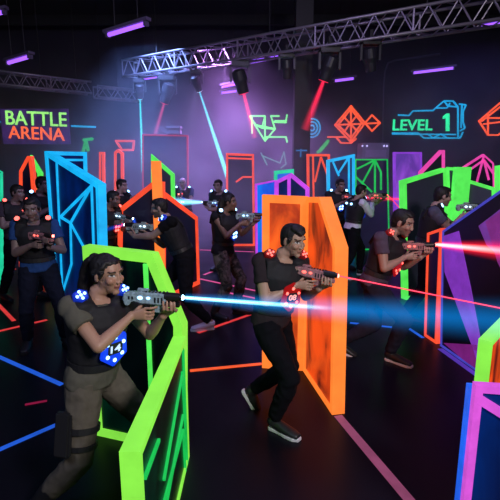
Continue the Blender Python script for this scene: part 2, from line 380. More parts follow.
# ------------------------------------------------------------ floor tapes
def tape(label, p, q, m, w=.05):
    P, Q = fl(*p), fl(*q); mb = MB(); mb.bar(P + V((0, 0, .003)), Q + V((0, 0, .003)), w, .004, V((0, 0, 1)))
    return single(mb, 'floor_tape', m, label, 'floor tape', 'neon tape lines on the floor')
T_B = neon('tape_blue', (35, 95, 220), .75); T_R = neon('tape_red', (225, 60, 60), .8); T_O = neon('tape_orange', (255, 95, 45), .9)
T_G = neon('tape_green', (20, 150, 80), .6); T_P = neon('tape_mauve', (150, 75, 110), .7); T_M = neon('tape_magenta', (220, 80, 140), .75); T_C = neon('tape_crimson', (160, 25, 70), .6)
tape('blue floor tape running from the left edge towards the woman\'s back', (-10, 353), (62, 385), T_B)
tape('lower blue floor tape ending at the woman\'s boot', (-10, 454), (68, 420), T_B, .045)
tape('short crimson floor tape between the two blue lines at the left', (25, 405), (47, 401), T_C, .03)
tape('green floor tape behind the woman\'s legs', (86, 418), (128, 438), T_G, .035)
tape('red floor tape at the left edge sloping down to the left man\'s foot', (-8, 298), (14, 321), T_R, .05)
tape('red floor tape passing under the left man\'s feet', (-8, 333), (47, 320), T_R, .05)
tape('faint red floor tape at the left edge behind the left man', (-8, 273), (16, 269), T_R, .04)
tape('orange floor tape running behind the centre man\'s feet', (190, 371), (262, 364), T_O, .05)
tape('mauve floor tape running from the orange barricade to the bottom edge', (338, 416), (420, 513), T_P, .07)
tape('red floor tape between the white sneaker and the centre man', (198, 333), (258, 312), T_R, .05)
tape('magenta floor tape right of the orange folded barricade', (200, 279), (256, 291), T_M, .05)
tape('magenta floor tape right of the camouflage trousers', (229, 293), (258, 299), T_M, .05)
tape('short magenta floor tape left of the camouflage trousers', (204, 275), (221, 268), T_M, .05)
tape('pale magenta floor tape at the back beside the long haired woman', (200, 250), (254, 252), T_M, .05)
tape('blue floor tape behind the right man\'s legs', (350, 323), (398, 328), T_B, .05)
tape('blue floor tape ending at the narrow orange barricade', (408, 328), (423, 338), T_B, .04)
tape('green floor tape near the narrow orange barricade', (403, 291), (426, 294), T_G, .06)
tape('bright green floor tape right of the right man\'s hip', (398, 271), (420, 272), N_LINE, .14)
tape('blue floor tape along the bottom of the purple wedge', (440, 349), (500, 392), neon('tape_violet', (90, 60, 190), .6), .06)
tape('red floor tape beside the white shirted player', (362, 232), (372, 236), T_R, .06)

# ------------------------------------------------------------ wall signs and neon art
WY = BY - .05
def text_mesh(s, w, h, depth, bold=0.0):
    cu = bpy.data.curves.new('t', 'FONT'); cu.body = s; cu.extrude = depth / 2; cu.offset = bold; cu.align_x = 'CENTER'; cu.align_y = 'CENTER'
    o = bpy.data.objects.new('t', cu); COL.objects.link(o)
    dg = bpy.context.evaluated_depsgraph_get(); me = bpy.data.meshes.new_from_object(o.evaluated_get(dg)); bpy.data.objects.remove(o)
    co = np.array([v.co[:] for v in me.vertices]); lo, hi = co.min(0), co.max(0); c = (lo + hi) / 2
    for v in me.vertices: v.co = V(((v.co.x - c[0]) * w / (hi[0] - lo[0]), (v.co.y - c[1]) * h / (hi[1] - lo[1]), v.co.z))
    return me
def text_obj(name, s, w, h, depth, m, parent, M, bold=0.0, label=None):
    me = text_mesh(s, w, h, depth, bold); me.transform(M); me.materials.append(m)
    o = bpy.data.objects.new(name, me); COL.objects.link(o); o.parent = parent
    if label: o['label'] = label
    return o
FACE = Matrix.Rotation(math.pi / 2, 4, 'X')      # text standing up, facing -Y
def sign_text(name, s, x0, y0, x1, y1, Y, m, parent, bold=.01, tilt=0.0):
    a, b = atY(x0, y1, Y), atY(x1, y0, Y); c = (a + b) / 2 - parent.location
    return text_obj(name, s, b.x - a.x, b.z - a.z, .03, m, parent, Matrix.Translation(c) @ Matrix.Rotation(tilt, 4, 'Y') @ FACE, bold)
r = thing('wall_sign', 'large BATTLE ARENA sign in green and orange letters on the back wall', 'sign', tuple(atY(35, 144, WY)), world_coords=True)
a, b = atY(4, 144, WY), atY(68, 109, WY)
MB().box(a.x, b.x, WY - .05, WY + .04, a.z, b.z).build('backboard', painted('sign_board', (62, 38, 110), (36, 24, 75), .9), r)
sign_text('letters', 'BATTLE', 6.5, 111.5, 66, 125.5, WY - .07, neon('letters_green', (150, 235, 120), 1.5, .1), r, .006, .035)
sign_text('letters', 'ARENA', 9, 127, 64, 139.5, WY - .07, neon('letters_orange', (255, 105, 60), 1.5, .1), r, .006, .045)
def strokes(label, lines, m, w=.05, name='neon_wall_art', Y=WY, closed=(), cat='neon art'):
    mb = MB(); allp = []
    for ln in lines:
        P = [atY(x, y, Y) for x, y in ln]
        for p, q in zip(P, P[1:]):
            mb.bar(p, q, w, .04, V((0, 1, 0)))
        for p in P: mb.loft([p + V((0, -.02, 0)), p + V((0, .02, 0))], [w / 2, w / 2], n=10)
    return single(mb, name, m, label, cat, 'glowing line shapes on the back wall')
r = thing('wall_sign', 'LEVEL 1 sign in teal letters inside a blue neon outline', 'sign', tuple(atY(428, 138, WY)), world_coords=True)
mb = MB()
for ln in [[(398, 115), (409, 115.5), (413, 111), (433, 110.5), (438, 106), (444, 101), (453, 101), (458, 107)], [(436, 108), (447, 108), (450, 103)], [(444, 101), (448, 106), (458, 107)],
           [(459, 104), (466, 105), (463, 112), (463, 122), (465, 128), (460, 131)], [(458, 107), (458, 137)], [(462, 104), (461, 128)],
           [(392, 133), (418, 133), (424, 138), (460, 138), (463, 132)], [(428, 134), (433, 138), (441, 134), (447, 138)], [(392, 134), (456, 134.5)]]:
    P = [atY(x, y, WY) for x, y in ln]
    for p, q in zip(P, P[1:]): mb.bar(p, q, .045, .04, V((0, 1, 0)))
mb.build('neon_outline', N_CYAN, r)
sign_text('letters', 'LEVEL', 392.5, 119.5, 433, 130.5, WY, neon('letters_teal', (40, 235, 160), 1.5, .08), r, .015)
MB().prism([atY(x, y, WY - .02) for x, y in ((443, 116.5), (446.5, 113.5), (449.5, 113.5), (449.5, 131), (446, 131), (446, 118), (443, 119))], (0, .03, 0)).build('letters', MATS['letters_teal'], r)
strokes('green neon angular emblem with a kite shape left of the black column', [[(250, 116), (265, 116), (262, 128), (256, 125), (250, 117), (265, 141), (275, 129), (256, 125)], [(265, 116), (265, 141)], [(262, 128), (275, 129), (271, 116), (279, 116)], [(275, 121), (286, 121), (287, 115)], [(273, 122), (286, 122.5)], [(266, 137), (286, 137), (287, 142)], [(252, 117), (252, 133)]], neon('art_green', (110, 240, 120), 1.4))
strokes('orange neon diamond star with a small diamond on its right', [[(335, 125), (351, 106), (365, 123), (351, 142), (335, 125)], [(338, 125), (351, 109), (362, 123), (351, 138), (338, 125)], [(335, 125), (379, 123)], [(351, 106), (351, 142)], [(343, 116), (358, 132)], [(358, 114), (343, 133)], [(365, 123), (372, 115), (380, 123), (372, 131), (365, 123)], [(328, 137), (345, 137)], [(337, 138), (341, 143), (351, 143), (356, 139)]], neon('art_orange', (255, 90, 45), 1.35))
strokes('orange neon diamond cut off by the right picture edge', [[(479, 121), (500, 103), (520, 121), (498, 135), (488, 135), (479, 121)], [(482, 121), (500, 107)], [(488, 118), (502, 118)], [(488, 114), (488, 134)], [(484, 124), (500, 122)]], MATS['art_orange'])
strokes('short pale blue neon bar right of the BATTLE ARENA sign', [[(72, 126), (95, 127)]], N_CYAN, .06)
strokes('short blue neon bar left of the BATTLE ARENA sign', [[(-8, 121), (2, 122)]], N_CYAN, .06)
strokes('orange neon parallelogram on the back wall above the far players', [[(116, 141), (134, 141), (133, 150), (122, 150), (116, 141)]], N_REDOR, .07)
strokes('faint green zigzag neon bird shape beside the teal barricade', [[(261, 153), (267, 165), (263, 156), (280, 163), (284, 152), (286, 164), (281, 168)]], neon('art_pale', (90, 190, 150), .5), .04)
strokes('green paint streak glowing low on the wall right of the column', [[(318, 152), (323, 148)], [(321, 149), (328, 141)], [(320, 151), (327, 143)]], N_LINE, .10)
strokes('green paint splash on the wall right of the BATTLE ARENA sign', [[(83, 152), (86, 141), (88, 150)], [(84, 140), (92, 139)]], N_LINE, .10)
mb = MB(); c = atY(312, 128, WY)
for rr_, k0, k1 in ((.27, 0, 28), (.18, 4, 24), (.08, 0, 28)):
    P = [c + V((rr_ * math.cos(t * math.pi / 14), 0, rr_ * 1.1 * math.sin(t * math.pi / 14))) for t in range(k0 - 14, k1 - 13)]
    for p, q in zip(P, P[1:]): mb.bar(p, q, .045, .04, V((0, 1, 0)))
single(mb, 'neon_wall_art', N_CYAN, 'round cyan neon ring emblem half hidden by the black column', 'neon art', 'glowing line shapes on the back wall')
# grey wall screen
r = thing('wall_projector', 'dull grey wall box with small lights above the white shirted player', 'projector', tuple(atY(374, 161, WY - .5)), world_coords=True)
a, b = atY(360.5, 160, WY - .5), atY(388, 143, WY - .5)
MB().box(a.x, b.x, WY - .7, WY + .05, a.z, b.z).build('housing', mat('grey_plastic', (.35, .33, .42), .5), r, bevel=.02)
MB().box(a.x + .1, b.x - .1, WY - .72, WY - .69, a.z + .08, b.z - .22).build('screen', mat('grey_screen', (.5, .45, .6), .3), r)
for x in (362.5, 367, 384, 387): p = atY(x, 146, WY - .72); MB().ball(p, (.03, .02, .03)).build('indicator_light', led('white_indicator', (200, 190, 255), 1.2), r)
r = thing('crate', 'small grey crate standing on top of the faint red barricade', 'crate', tuple(atY(174, 134, fl(165, 240).y)), world_coords=True)
yy = fl(165, 240).y; a, b = atY(167, 134, yy), atY(180, 127, yy)
MB().box(a.x, b.x, yy - .02, yy + .3, a.z, b.z).build('body', mat('crate_grey', (.22, .19, .25), .7), r, bevel=.01)
MB().box(a.x - .015, b.x + .015, yy - .035, yy + .315, b.z - .03, b.z + .02).build('lid', mat('crate_grey', (.22, .19, .25), .7), r)
# cyan cross mark on the column
mb = MB(); p, q = atY(296, 150.5, 10.56), atY(307, 150.5, 10.56); mb.bar(p, q, .03, .02, V((0, 1, 0))); mb.bar(atY(301, 149, 10.56), atY(300.5, 157, 10.56), .03, .02, V((0, 1, 0)))
single(mb, 'tape_cross', neon('cross_blue', (20, 120, 190), .7), 'small blue tape cross stuck on the black column', 'tape mark')
# far floor accents behind: conduit pipe on the wall
mb = MB(); P = [atY(x, y, WY) for x, y in [(382, 175), (384, 85), (385, 72), (388, 63), (396, 60), (412, 58), (440, 54)]]; mb.loft(P, [.03] * len(P), n=10)
single(mb, 'conduit_pipe', mat('conduit', (.10, .10, .14), .5, .5), 'thin grey conduit bending along the back wall left of the LEVEL 1 sign', 'pipe')

# ------------------------------------------------------------ rigging: trusses, moving heads, UV tubes
M_TRUSS = mat('truss_aluminium', (.33, .30, .36), .42, .6)
def truss(label, P, Q, w, h):
    """P,Q = world ends of the front bottom chord"""
    P, Q = V(P), V(Q); d = (Q - P).normalized(); n = V((-d.y, d.x, 0)); up = V((0, 0, 1)); r = thing('truss', label, 'truss', tuple(P), world_coords=True)
    ends = {}
    for i, k in enumerate([(0, 0), (w, 0), (0, h), (w, h)]):
        o = n * k[0] + up * k[1]; MB().loft([P + o, Q + o], [.028, .028], n=10).build('chord', M_TRUSS, r, smooth=True)
    L = (Q - P).length; N = int(L / (h * 1.15)); mb = MB()
    for i in range(N):
        a, b = P + d * (L * i / N), P + d * (L * (i + 1) / N); m_ = (a + b) / 2
        for o in (V((0, 0, 0)), n * w):
            mb.loft([a + o, m_ + o + up * h], [.013] * 2, n=6); mb.loft([m_ + o + up * h, b + o], [.013] * 2, n=6)
        for o in (V((0, 0, 0)), up * h):
            mb.loft([a + o, m_ + o + n * w], [.013] * 2, n=6); mb.loft([m_ + o + n * w, b + o], [.013] * 2, n=6)
        if i % 4 == 0:
            for o in (V((0, 0, 0)), n * w): mb.loft([a + o, a + o + up * h], [.02] * 2, n=6)
    mb.build('bracing', M_TRUSS, r)
    for t in (.12, .5, .86):
        c = P + d * (L * t) + n * (w / 2) + up * h; mb = MB().loft([c, V((c.x, c.y, CZ))], [.015] * 2, n=6); mb.build('hanging_cable', M_DARK, r)
    return P, d, n
TA, TB = atY(123, 77, 12.6), atY(505, 17, 7.6)
TB.z = TA.z = (TA.z + TB.z) / 2
truss('long aluminium truss crossing the hall with the moving lights hanging from it', TA, TB, .4, .4)
TC, TD = atY(-12, 82, 11.2), atY(92, 94, 12.9); TC.z = TD.z = (TC.z + TD.z) / 2
truss('short aluminium truss high at the left above the BATTLE ARENA sign', TC, TD, .3, .3)
TE, TF = atY(98, 96, 13.3), atY(142, 101, 14.2); TE.z = TF.z
truss('far small aluminium truss piece behind the cyan light beam', TE, TF, .3, .3)

def moving_head(label, px, ptop, pbot, Y, aim, lens_rgb, es):
    top, bot = atY(px, ptop, Y), atY(px, pbot, Y); H = top.z - bot.z
    r = thing('moving_head_light', label, 'stage light', (top.x, top.y, top.z), world_coords=True, group='moving lights on the truss'); k = H / .62
    MB().box(top.x - .03 * k, top.x + .03 * k, top.y - .05 * k, top.y + .05 * k, top.z - .06 * k, top.z + .10 * k).build('clamp', M_DARK, r)
    MB().box(top.x - .16 * k, top.x + .16 * k, top.y - .12 * k, top.y + .12 * k, top.z - .16 * k, top.z - .05 * k).build('base', mat('lamp_black', (.02, .02, .026), .4), r, bevel=.015 * k)
    mb = MB().box(top.x - .19 * k, top.x + .19 * k, top.y - .05 * k, top.y + .05 * k, top.z - .16 * k, top.z - .12 * k)
    for s in (-1, 1): mb.box(top.x + s * .17 * k - .02 * k, top.x + s * .17 * k + .02 * k, top.y - .05 * k, top.y + .05 * k, top.z - .42 * k, top.z - .12 * k)
    mb.build('yoke', MATS['lamp_black'], r, bevel=.008 * k)
    c = V((top.x, top.y, top.z - .36 * k)); a = (V(aim) - c).normalized()
    MB().loft([c - a * .17 * k, c - a * .14 * k, c + a * .02 * k, c + a * .10 * k, c + a * .22 * k, c + a * .25 * k], [.06 * k, .12 * k, .13 * k, .11 * k, .105 * k, .10 * k], n=20).build('head', MATS['lamp_black'], r, smooth=False)
    le = c + a * .255 * k
    MB().loft([le - a * .01, le + a * .006], [.085 * k] * 2, n=20).build('lens', led('lens_%d_%d_%d_%g' % (*lens_rgb, es), lens_rgb, es), r)
    return le
def beam_mat(name, rgb, r0, r1, L, s0, s1, p=2.0):
    m = bpy.data.materials.new(name); m.use_nodes = True; nt = m.node_tree; nt.nodes.clear()
    out = nt.nodes.new('ShaderNodeOutputMaterial'); em = nt.nodes.new('ShaderNodeEmission'); em.inputs[0].default_value = srgb(*rgb)
    tc = nt.nodes.new('ShaderNodeTexCoord'); sp = nt.nodes.new('ShaderNodeSeparateXYZ'); nt.links.new(tc.outputs['Object'], sp.inputs[0])
    def M(op, a, b=None):
        n = nt.nodes.new('ShaderNodeMath'); n.operation = op
        for i, v in enumerate((a, b)):
            if v is None: continue
            if isinstance(v, (int, float)): n.inputs[i].default_value = v
            else: nt.links.new(v, n.inputs[i])
        return n.outputs[0]
    rad = M('SQRT', M('ADD', M('MULTIPLY', sp.outputs[1], sp.outputs[1]), M('MULTIPLY', sp.outputs[2], sp.outputs[2])))
    t = M('MAXIMUM', M('DIVIDE', sp.outputs[0], L), 0.0); R = M('ADD', M('MULTIPLY', t, r1 - r0), r0)
    fall = M('POWER', M('MAXIMUM', M('SUBTRACT', 1.0, M('DIVIDE', rad, R)), 0.0), p)
    st = M('ADD', M('MULTIPLY', t, s1 - s0), s0)
    # strength per metre, so wide parts do not out-shine thin ones
    nt.links.new(M('MULTIPLY', fall, M('DIVIDE', st, R)), em.inputs[1])
    nt.links.new(em.outputs[0], out.inputs['Volume']); return m
def beam(label, A, B, rgb, r0, r1, s0, s1, core=None, core_r=.004, name='laser_beam', cat='laser beam', core_len=.40):
    A, B = V(A), V(B); L = (B - A).length
    r = thing(name, label, cat, tuple(A)); r.rotation_euler = (B - A).to_track_quat('X', 'Z').to_euler()
    ax = [(V((0, 1, 0)), V((0, 0, 1)))] * 2
    MB().loft([(0, 0, 0), (L, 0, 0)], [r0, r1], ax=ax, n=20).build('glow', beam_mat('beam_glow', rgb, r0, r1, L, s0, s1), r)
    if isinstance(core, tuple):
        c_, a_, b_, p0, p1 = core; L *= core_len; MB().loft([(0, 0, 0), (L, 0, 0)], [a_, b_], ax=ax, n=14).build('core', beam_mat('beam_core', c_, a_, b_, L, p0, p1, 1.5), r)
    elif core: MB().loft([(0, 0, 0), (L, 0, 0)], [core_r, core_r], ax=ax, n=8).build('core', core, r)
    return r
def tp(t): return TA + (TB - TA) * t
def tY(px):   # truss depth under a picture column
    lo, hi = 0., 1.
    f = lambda t: (lambda q: 250 + FPX * (q - CAM).x / (q - CAM).dot(FW))(tp(t))
    for _ in range(40):
        m = (lo + hi) / 2
        if f(m) < px: lo = m
        else: hi = m
    return tp(lo).y
heads = [('moving light at the far left end of the long truss with a cyan beam', 139, 77, 99, (143, 172), (180, 230, 255), 2.5),
         ('second moving light from the left with a red beam', 167, 73, 104, (153, 142), (255, 60, 90), .8),
         ('small moving light in the bright haze with a long cyan beam', 196, 68, 92, (228, 178), (220, 230, 255), 1.5),
         ('big moving light left of the black column with a red beam', 240, 58, 94, (255, 138), (255, 40, 80), 1.0),
         ('dark moving light in front of the black column', 287, 50, 79, (289, 140), (30, 30, 50), .1),
         ('moving light right of the black column with a red beam', 330, 43, 82, (305, 130), (255, 40, 80), 1.0),
         ('dark moving light hanging above the orange diamond', 371, 36, 72, (376, 140), (30, 30, 60), .1)]
bm_spec = {139: ((60, 225, 235), .035, .08, 2.0, 2.2), 167: ((235, 50, 100), .05, .12, 1.2, .3), 196: ((90, 235, 255), .035, .10, 1.6, 3.6), 240: ((255, 40, 80), .055, .12, 2.6, .5), 330: ((255, 35, 75), .055, .15, 2.6, .5)}
for lb, px, pt, pb, aim, rgb, es in heads:
    Y = tY(px) + .2; aY = Y + (1.2 if px in (139, 196) else .3)
    tgt = atY(aim[0], aim[1], aY); le = moving_head(lb, px, pt, pb, Y, tgt, rgb, es)
    if px in bm_spec:
        c, r0, r1, s0, s1 = bm_spec[px]
        beam({139: 'cyan vertical light beam from the leftmost moving light', 167: 'faint red light beam from the second moving light', 196: 'long cyan slanting light beam through the haze', 240: 'red light beam crossing the green wall emblem', 330: 'red light beam slanting down to the black column'}[px],
             le, tgt, c, r0, r1, s0, s1, name='light_beam', cat='light beam')
le_ = atY(196, 88, tY(196) + .2); beam('pale smoky light cone spreading below the small moving light', le_, atY(190, 132, le_.y), (150, 150, 200), .06, .34, .22, .05, name='light_beam', cat='light beam')
def uv_tube(label, p, q, Y1, Y2=None):
    P, Q = atY(*p, Y1), atY(*q, Y2 or Y1); d = (Q - P).normalized(); up = V((0, 0, 1))
    r = thing('uv_tube_light', label, 'tube light', tuple((P + Q) / 2), world_coords=True, group='violet tube lights under the ceiling')
    s = .035
    MB().loft([P, Q], [s, s], n=12).build('tube', led('uv_glow', (155, 90, 250), 1.6), r, smooth=True)
    mb = MB().bar(P + up * .06 - d * .06, Q + up * .06 + d * .06, .13, .05, up); mb.build('housing', mat('fixture_grey', (.10, .08, .15), .5), r)
    for e in (P, Q): MB().obox(e + up * .01, d * .02, d.cross(up).normalized() * .05, up * .05).build('end_cap', MATS['fixture_grey'], r)
    for t in (.2, .8): c = P + (Q - P) * t; MB().loft([c + up * .08, V((c.x, c.y, CZ))], [.006] * 2, n=5).build('hanging_wire', M_DARK, r)
uv_tube('violet tube light at the upper left above the short truss', (8, 63), (30, 56.5), 9.6, 9.2)
uv_tube('long violet tube light near the top left of the picture', (108, 35), (146, 23.5), 8.4, 8.0)
uv_tube('small violet tube light seen below the left end of the long truss', (143, 79), (158, 76.5), 13.8)
uv_tube('faint violet tube light left of the big moving light', (221, 93), (237, 91), 14.8)
uv_tube('violet tube light between two moving lights left of the column', (250, 62), (279, 57), 11.0, 11.0)
uv_tube('violet tube light right of the moving light beside the column', (334, 81), (354, 78.5), 13.5)
uv_tube('violet tube light above the LEVEL 1 sign', (413, 73), (454, 68), 13.8, 13.4)
uv_tube('violet tube light at the upper right picture edge', (481, 27), (512, 21), 8.8, 8.4)
uv_tube('violet tube light cut off at the left picture edge', (-14, 16), (4, 12), 8.6)
uv_tube('faint violet tube light left of the black column near the wall', (222, 87), (236, 84), 12.4)
# ------------------------------------------------------------ people
def remesh(mb, name, vox, smooth_it, m, parent, wrinkle=0.0, wscale=9.0, seed=0, paint=None, stretch=(1, 1, 1), label=None):
    me = mb.mesh('tmp'); o = bpy.data.objects.new('tmp', me); COL.objects.link(o)
    r = o.modifiers.new('r', 'REMESH'); r.mode = 'VOXEL'; r.voxel_size = vox
    s = o.modifiers.new('s', 'SMOOTH'); s.factor = .5; s.iterations = smooth_it
    dg = bpy.context.evaluated_depsgraph_get(); out = bpy.data.meshes.new_from_object(o.evaluated_get(dg)); bpy.data.objects.remove(o); bpy.data.meshes.remove(me)
    out.name = name; n = len(out.vertices)
    if wrinkle:
        co = np.empty(n * 3); out.vertices.foreach_get('co', co); co = co.reshape(-1, 3)
        no = np.empty(n * 3); out.vertex_normals.foreach_get('vector', no); no = no.reshape(-1, 3)
        S = V((seed * 3.1, seed * 1.7, seed * .9)); w = np.empty(n)
        for i in range(n):
            p = V((co[i][0] * stretch[0], co[i][1] * stretch[1], co[i][2] * stretch[2])) * wscale + S
            w[i] = 1 - abs(noise.noise(p)) * 3 + noise.noise(p * 2.1) * .5
        co += no * (w * wrinkle)[:, None]; out.vertices.foreach_set('co', co.ravel())
    if paint is not None:
        co = np.empty(n * 3); out.vertices.foreach_get('co', co); co, c = paint(co.reshape(-1, 3))
        out.vertices.foreach_set('co', co.ravel())
        at = out.color_attributes.new('Col', 'FLOAT_COLOR', 'POINT'); at.data.foreach_set('color', np.hstack([c, np.ones((n, 1))]).ravel())
    out.materials.clear(); out.materials.append(m); out.polygons.foreach_set('use_smooth', [True] * len(out.polygons)); out.update()
    ob = bpy.data.objects.new(name, out); COL.objects.link(ob); ob.parent = parent
    if label: ob['label'] = label
    return ob
def rz(a): a = math.radians(a); return lambda x, y, z: V((x * math.cos(a) - y * math.sin(a), x * math.sin(a) + y * math.cos(a), z))
def ik(S, W, a, b, pole):
    D = W - S; L = D.length; k = max(1.0, L / (a + b) * 1.002); a *= k; b *= k; d = D / L
    x = (a * a - b * b + L * L) / (2 * L); h = math.sqrt(max(0, a * a - x * x)); p = (pole - d * pole.dot(d)).normalized()
    return S + d * x + p * h
def lerp(a, b, t): return a + (b - a) * t
def chain(A, B, rs):
    n = len(rs); return [lerp(A, B, i / (n - 1)) for i in range(n)]
def tex_cloth(name, col, rough=.9):
    m = mat(name, col, rough, noise_amt=.25, nscale=30); m.node_tree.nodes['Principled BSDF'].inputs['Specular IOR Level'].default_value = .15; return m
def camo():
    if 'camo' in MATS: return MATS['camo']
    m, nt, b = nodes('camouflage'); tc = nt.nodes.new('ShaderNodeTexCoord'); nz = nt.nodes.new('ShaderNodeTexNoise'); nz.inputs['Scale'].default_value = 11; nz.inputs['Distortion'].default_value = 1
    cr = nt.nodes.new('ShaderNodeValToRGB'); cr.color_ramp.interpolation = 'CONSTANT'; e = cr.color_ramp.elements
    e[0].color = (.03, .035, .03, 1); e[1].position = .55; e[1].color = (.17, .16, .14, 1); q = e.new(.46); q.color = (.09, .09, .075, 1)
    nt.links.new(tc.outputs['Object'], nz.inputs[0]); nt.links.new(nz.outputs['Fac'], cr.inputs[0]); nt.links.new(cr.outputs[0], b.inputs['Base Color']); b.inputs['Roughness'].default_value = .9
    MATS['camo'] = m; return m
M_VEST = mat('vest_black', (.006, .006, .009), .75, noise_amt=.3, nscale=40)
M_SHOE = mat('shoe_black', (.015, .015, .018), .5); M_SOLE = mat('sole_white', (.75, .75, .8), .5); M_HAIR = mat('hair_black', (.007, .005, .005), .62, noise_amt=.4, nscale=60); M_HAIR_B = mat('hair_brown', (.045, .022, .015), .45, noise_amt=.4, nscale=60)
TEAM = {'blue': dict(led=((150, 205, 255), 4.0), glow=((12, 50, 190), .45), body=(.30, .42, .48), num=(190, 215, 255)),
        'red': dict(led=((255, 90, 80), 3.5), glow=((120, 8, 12), .35), body=(.42, .20, .22), num=(255, 170, 160)),  # pinkish shell colour stands in for red light on grey plastic
        'mix': dict(led=((190, 225, 255), 4.0), glow=((20, 110, 200), 1.2), body=(.34, .42, .40), num=(190, 215, 255))}

def gun(root_m, label, M, team, detail=True, scale=1.0):
    T = TEAM[team]; o = thing('laser_gun', label, 'toy gun'); o.matrix_world = root_m @ M @ Matrix.Scale(scale, 4)
    bodym = mat('gun_shell_' + team, T['body'], .2, coat=.6, noise_amt=.85, nscale=60)
    dark = mat('gun_black', (.012, .012, .014), .35)
    prof = [(-.13, .052), (-.138, .012), (-.128, -.022), (-.105, -.026), (-.085, .006), (-.035, -.008), (.10, -.012), (.118, .0), (.118, .050), (.06, .058), (.0, .058), (-.04, .066), (-.07, .056)]
    MB().prism([(x, -.024, z) for x, z in prof], (0, .048, 0)).build('body', bodym, o, bevel=.006)
    MB().prism([(-.012, -.016, -.012), (.022, -.016, -.012), (.004, -.016, -.115), (-.032, -.016, -.108)], (0, .032, 0)).build('grip', dark, o, bevel=.006)
    MB().loft([(.10, 0, .036), (.185, 0, .036)], [.026, .024], n=16).build('barrel_shroud', dark, o, smooth=False, bevel=.003)
    MB().box(.10, .19, -.018, .018, -.022, .012).build('handguard', bodym if team != 'blue' else dark, o, bevel=.005)
    MB().loft([(.180, 0, .036), (.203, 0, .036)], [.017, .020], n=16).build('muzzle', dark, o)
    MB().ball((.205, 0, .036), (.010, .015, .015)).build('muzzle_light', led('muzzle_' + team, T['led'][0], T['led'][1] * 3), o, smooth=True)
    if True:
        for x, r_ in ((-.035, .016), (.012, .012)):
            for y in (-.0245, .0245): MB().ball((x, y, .028), (r_, .006, r_ * .7)).build('side_light', led('gunled_' + team, T['led'][0], T['led'][1] * .8), o, smooth=True)
        mb = MB()
        for i in range(9): mb.box(-.05 + i * .02, -.040 + i * .02, -.010, .010, .054, .064)
        mb.build('top_rail', dark, o)
        MB().box(-.055, .01, -.010, .010, .062, .078).build('sight', bodym, o, bevel=.004)
        for x in (-.10, -.08, .05, .07, .09): MB().box(x - .004, x + .005, -.0265, .0265, .004 if x > 0 else .016, .034).build('vent_slot', dark, o)
        MB().prism([(.045, -.013, -.018), (.085, -.013, -.018), (.078, -.013, -.062), (.042, -.013, -.058)], (0, .026, 0)).build('battery_pack', bodym, o, bevel=.004)
        MB().loft([(.022, 0, -.020), (.030, 0, -.040), (.020, 0, -.048), (.004, 0, -.046)], [.0035] * 4, n=6).build('trigger_guard', dark, o)
    return o

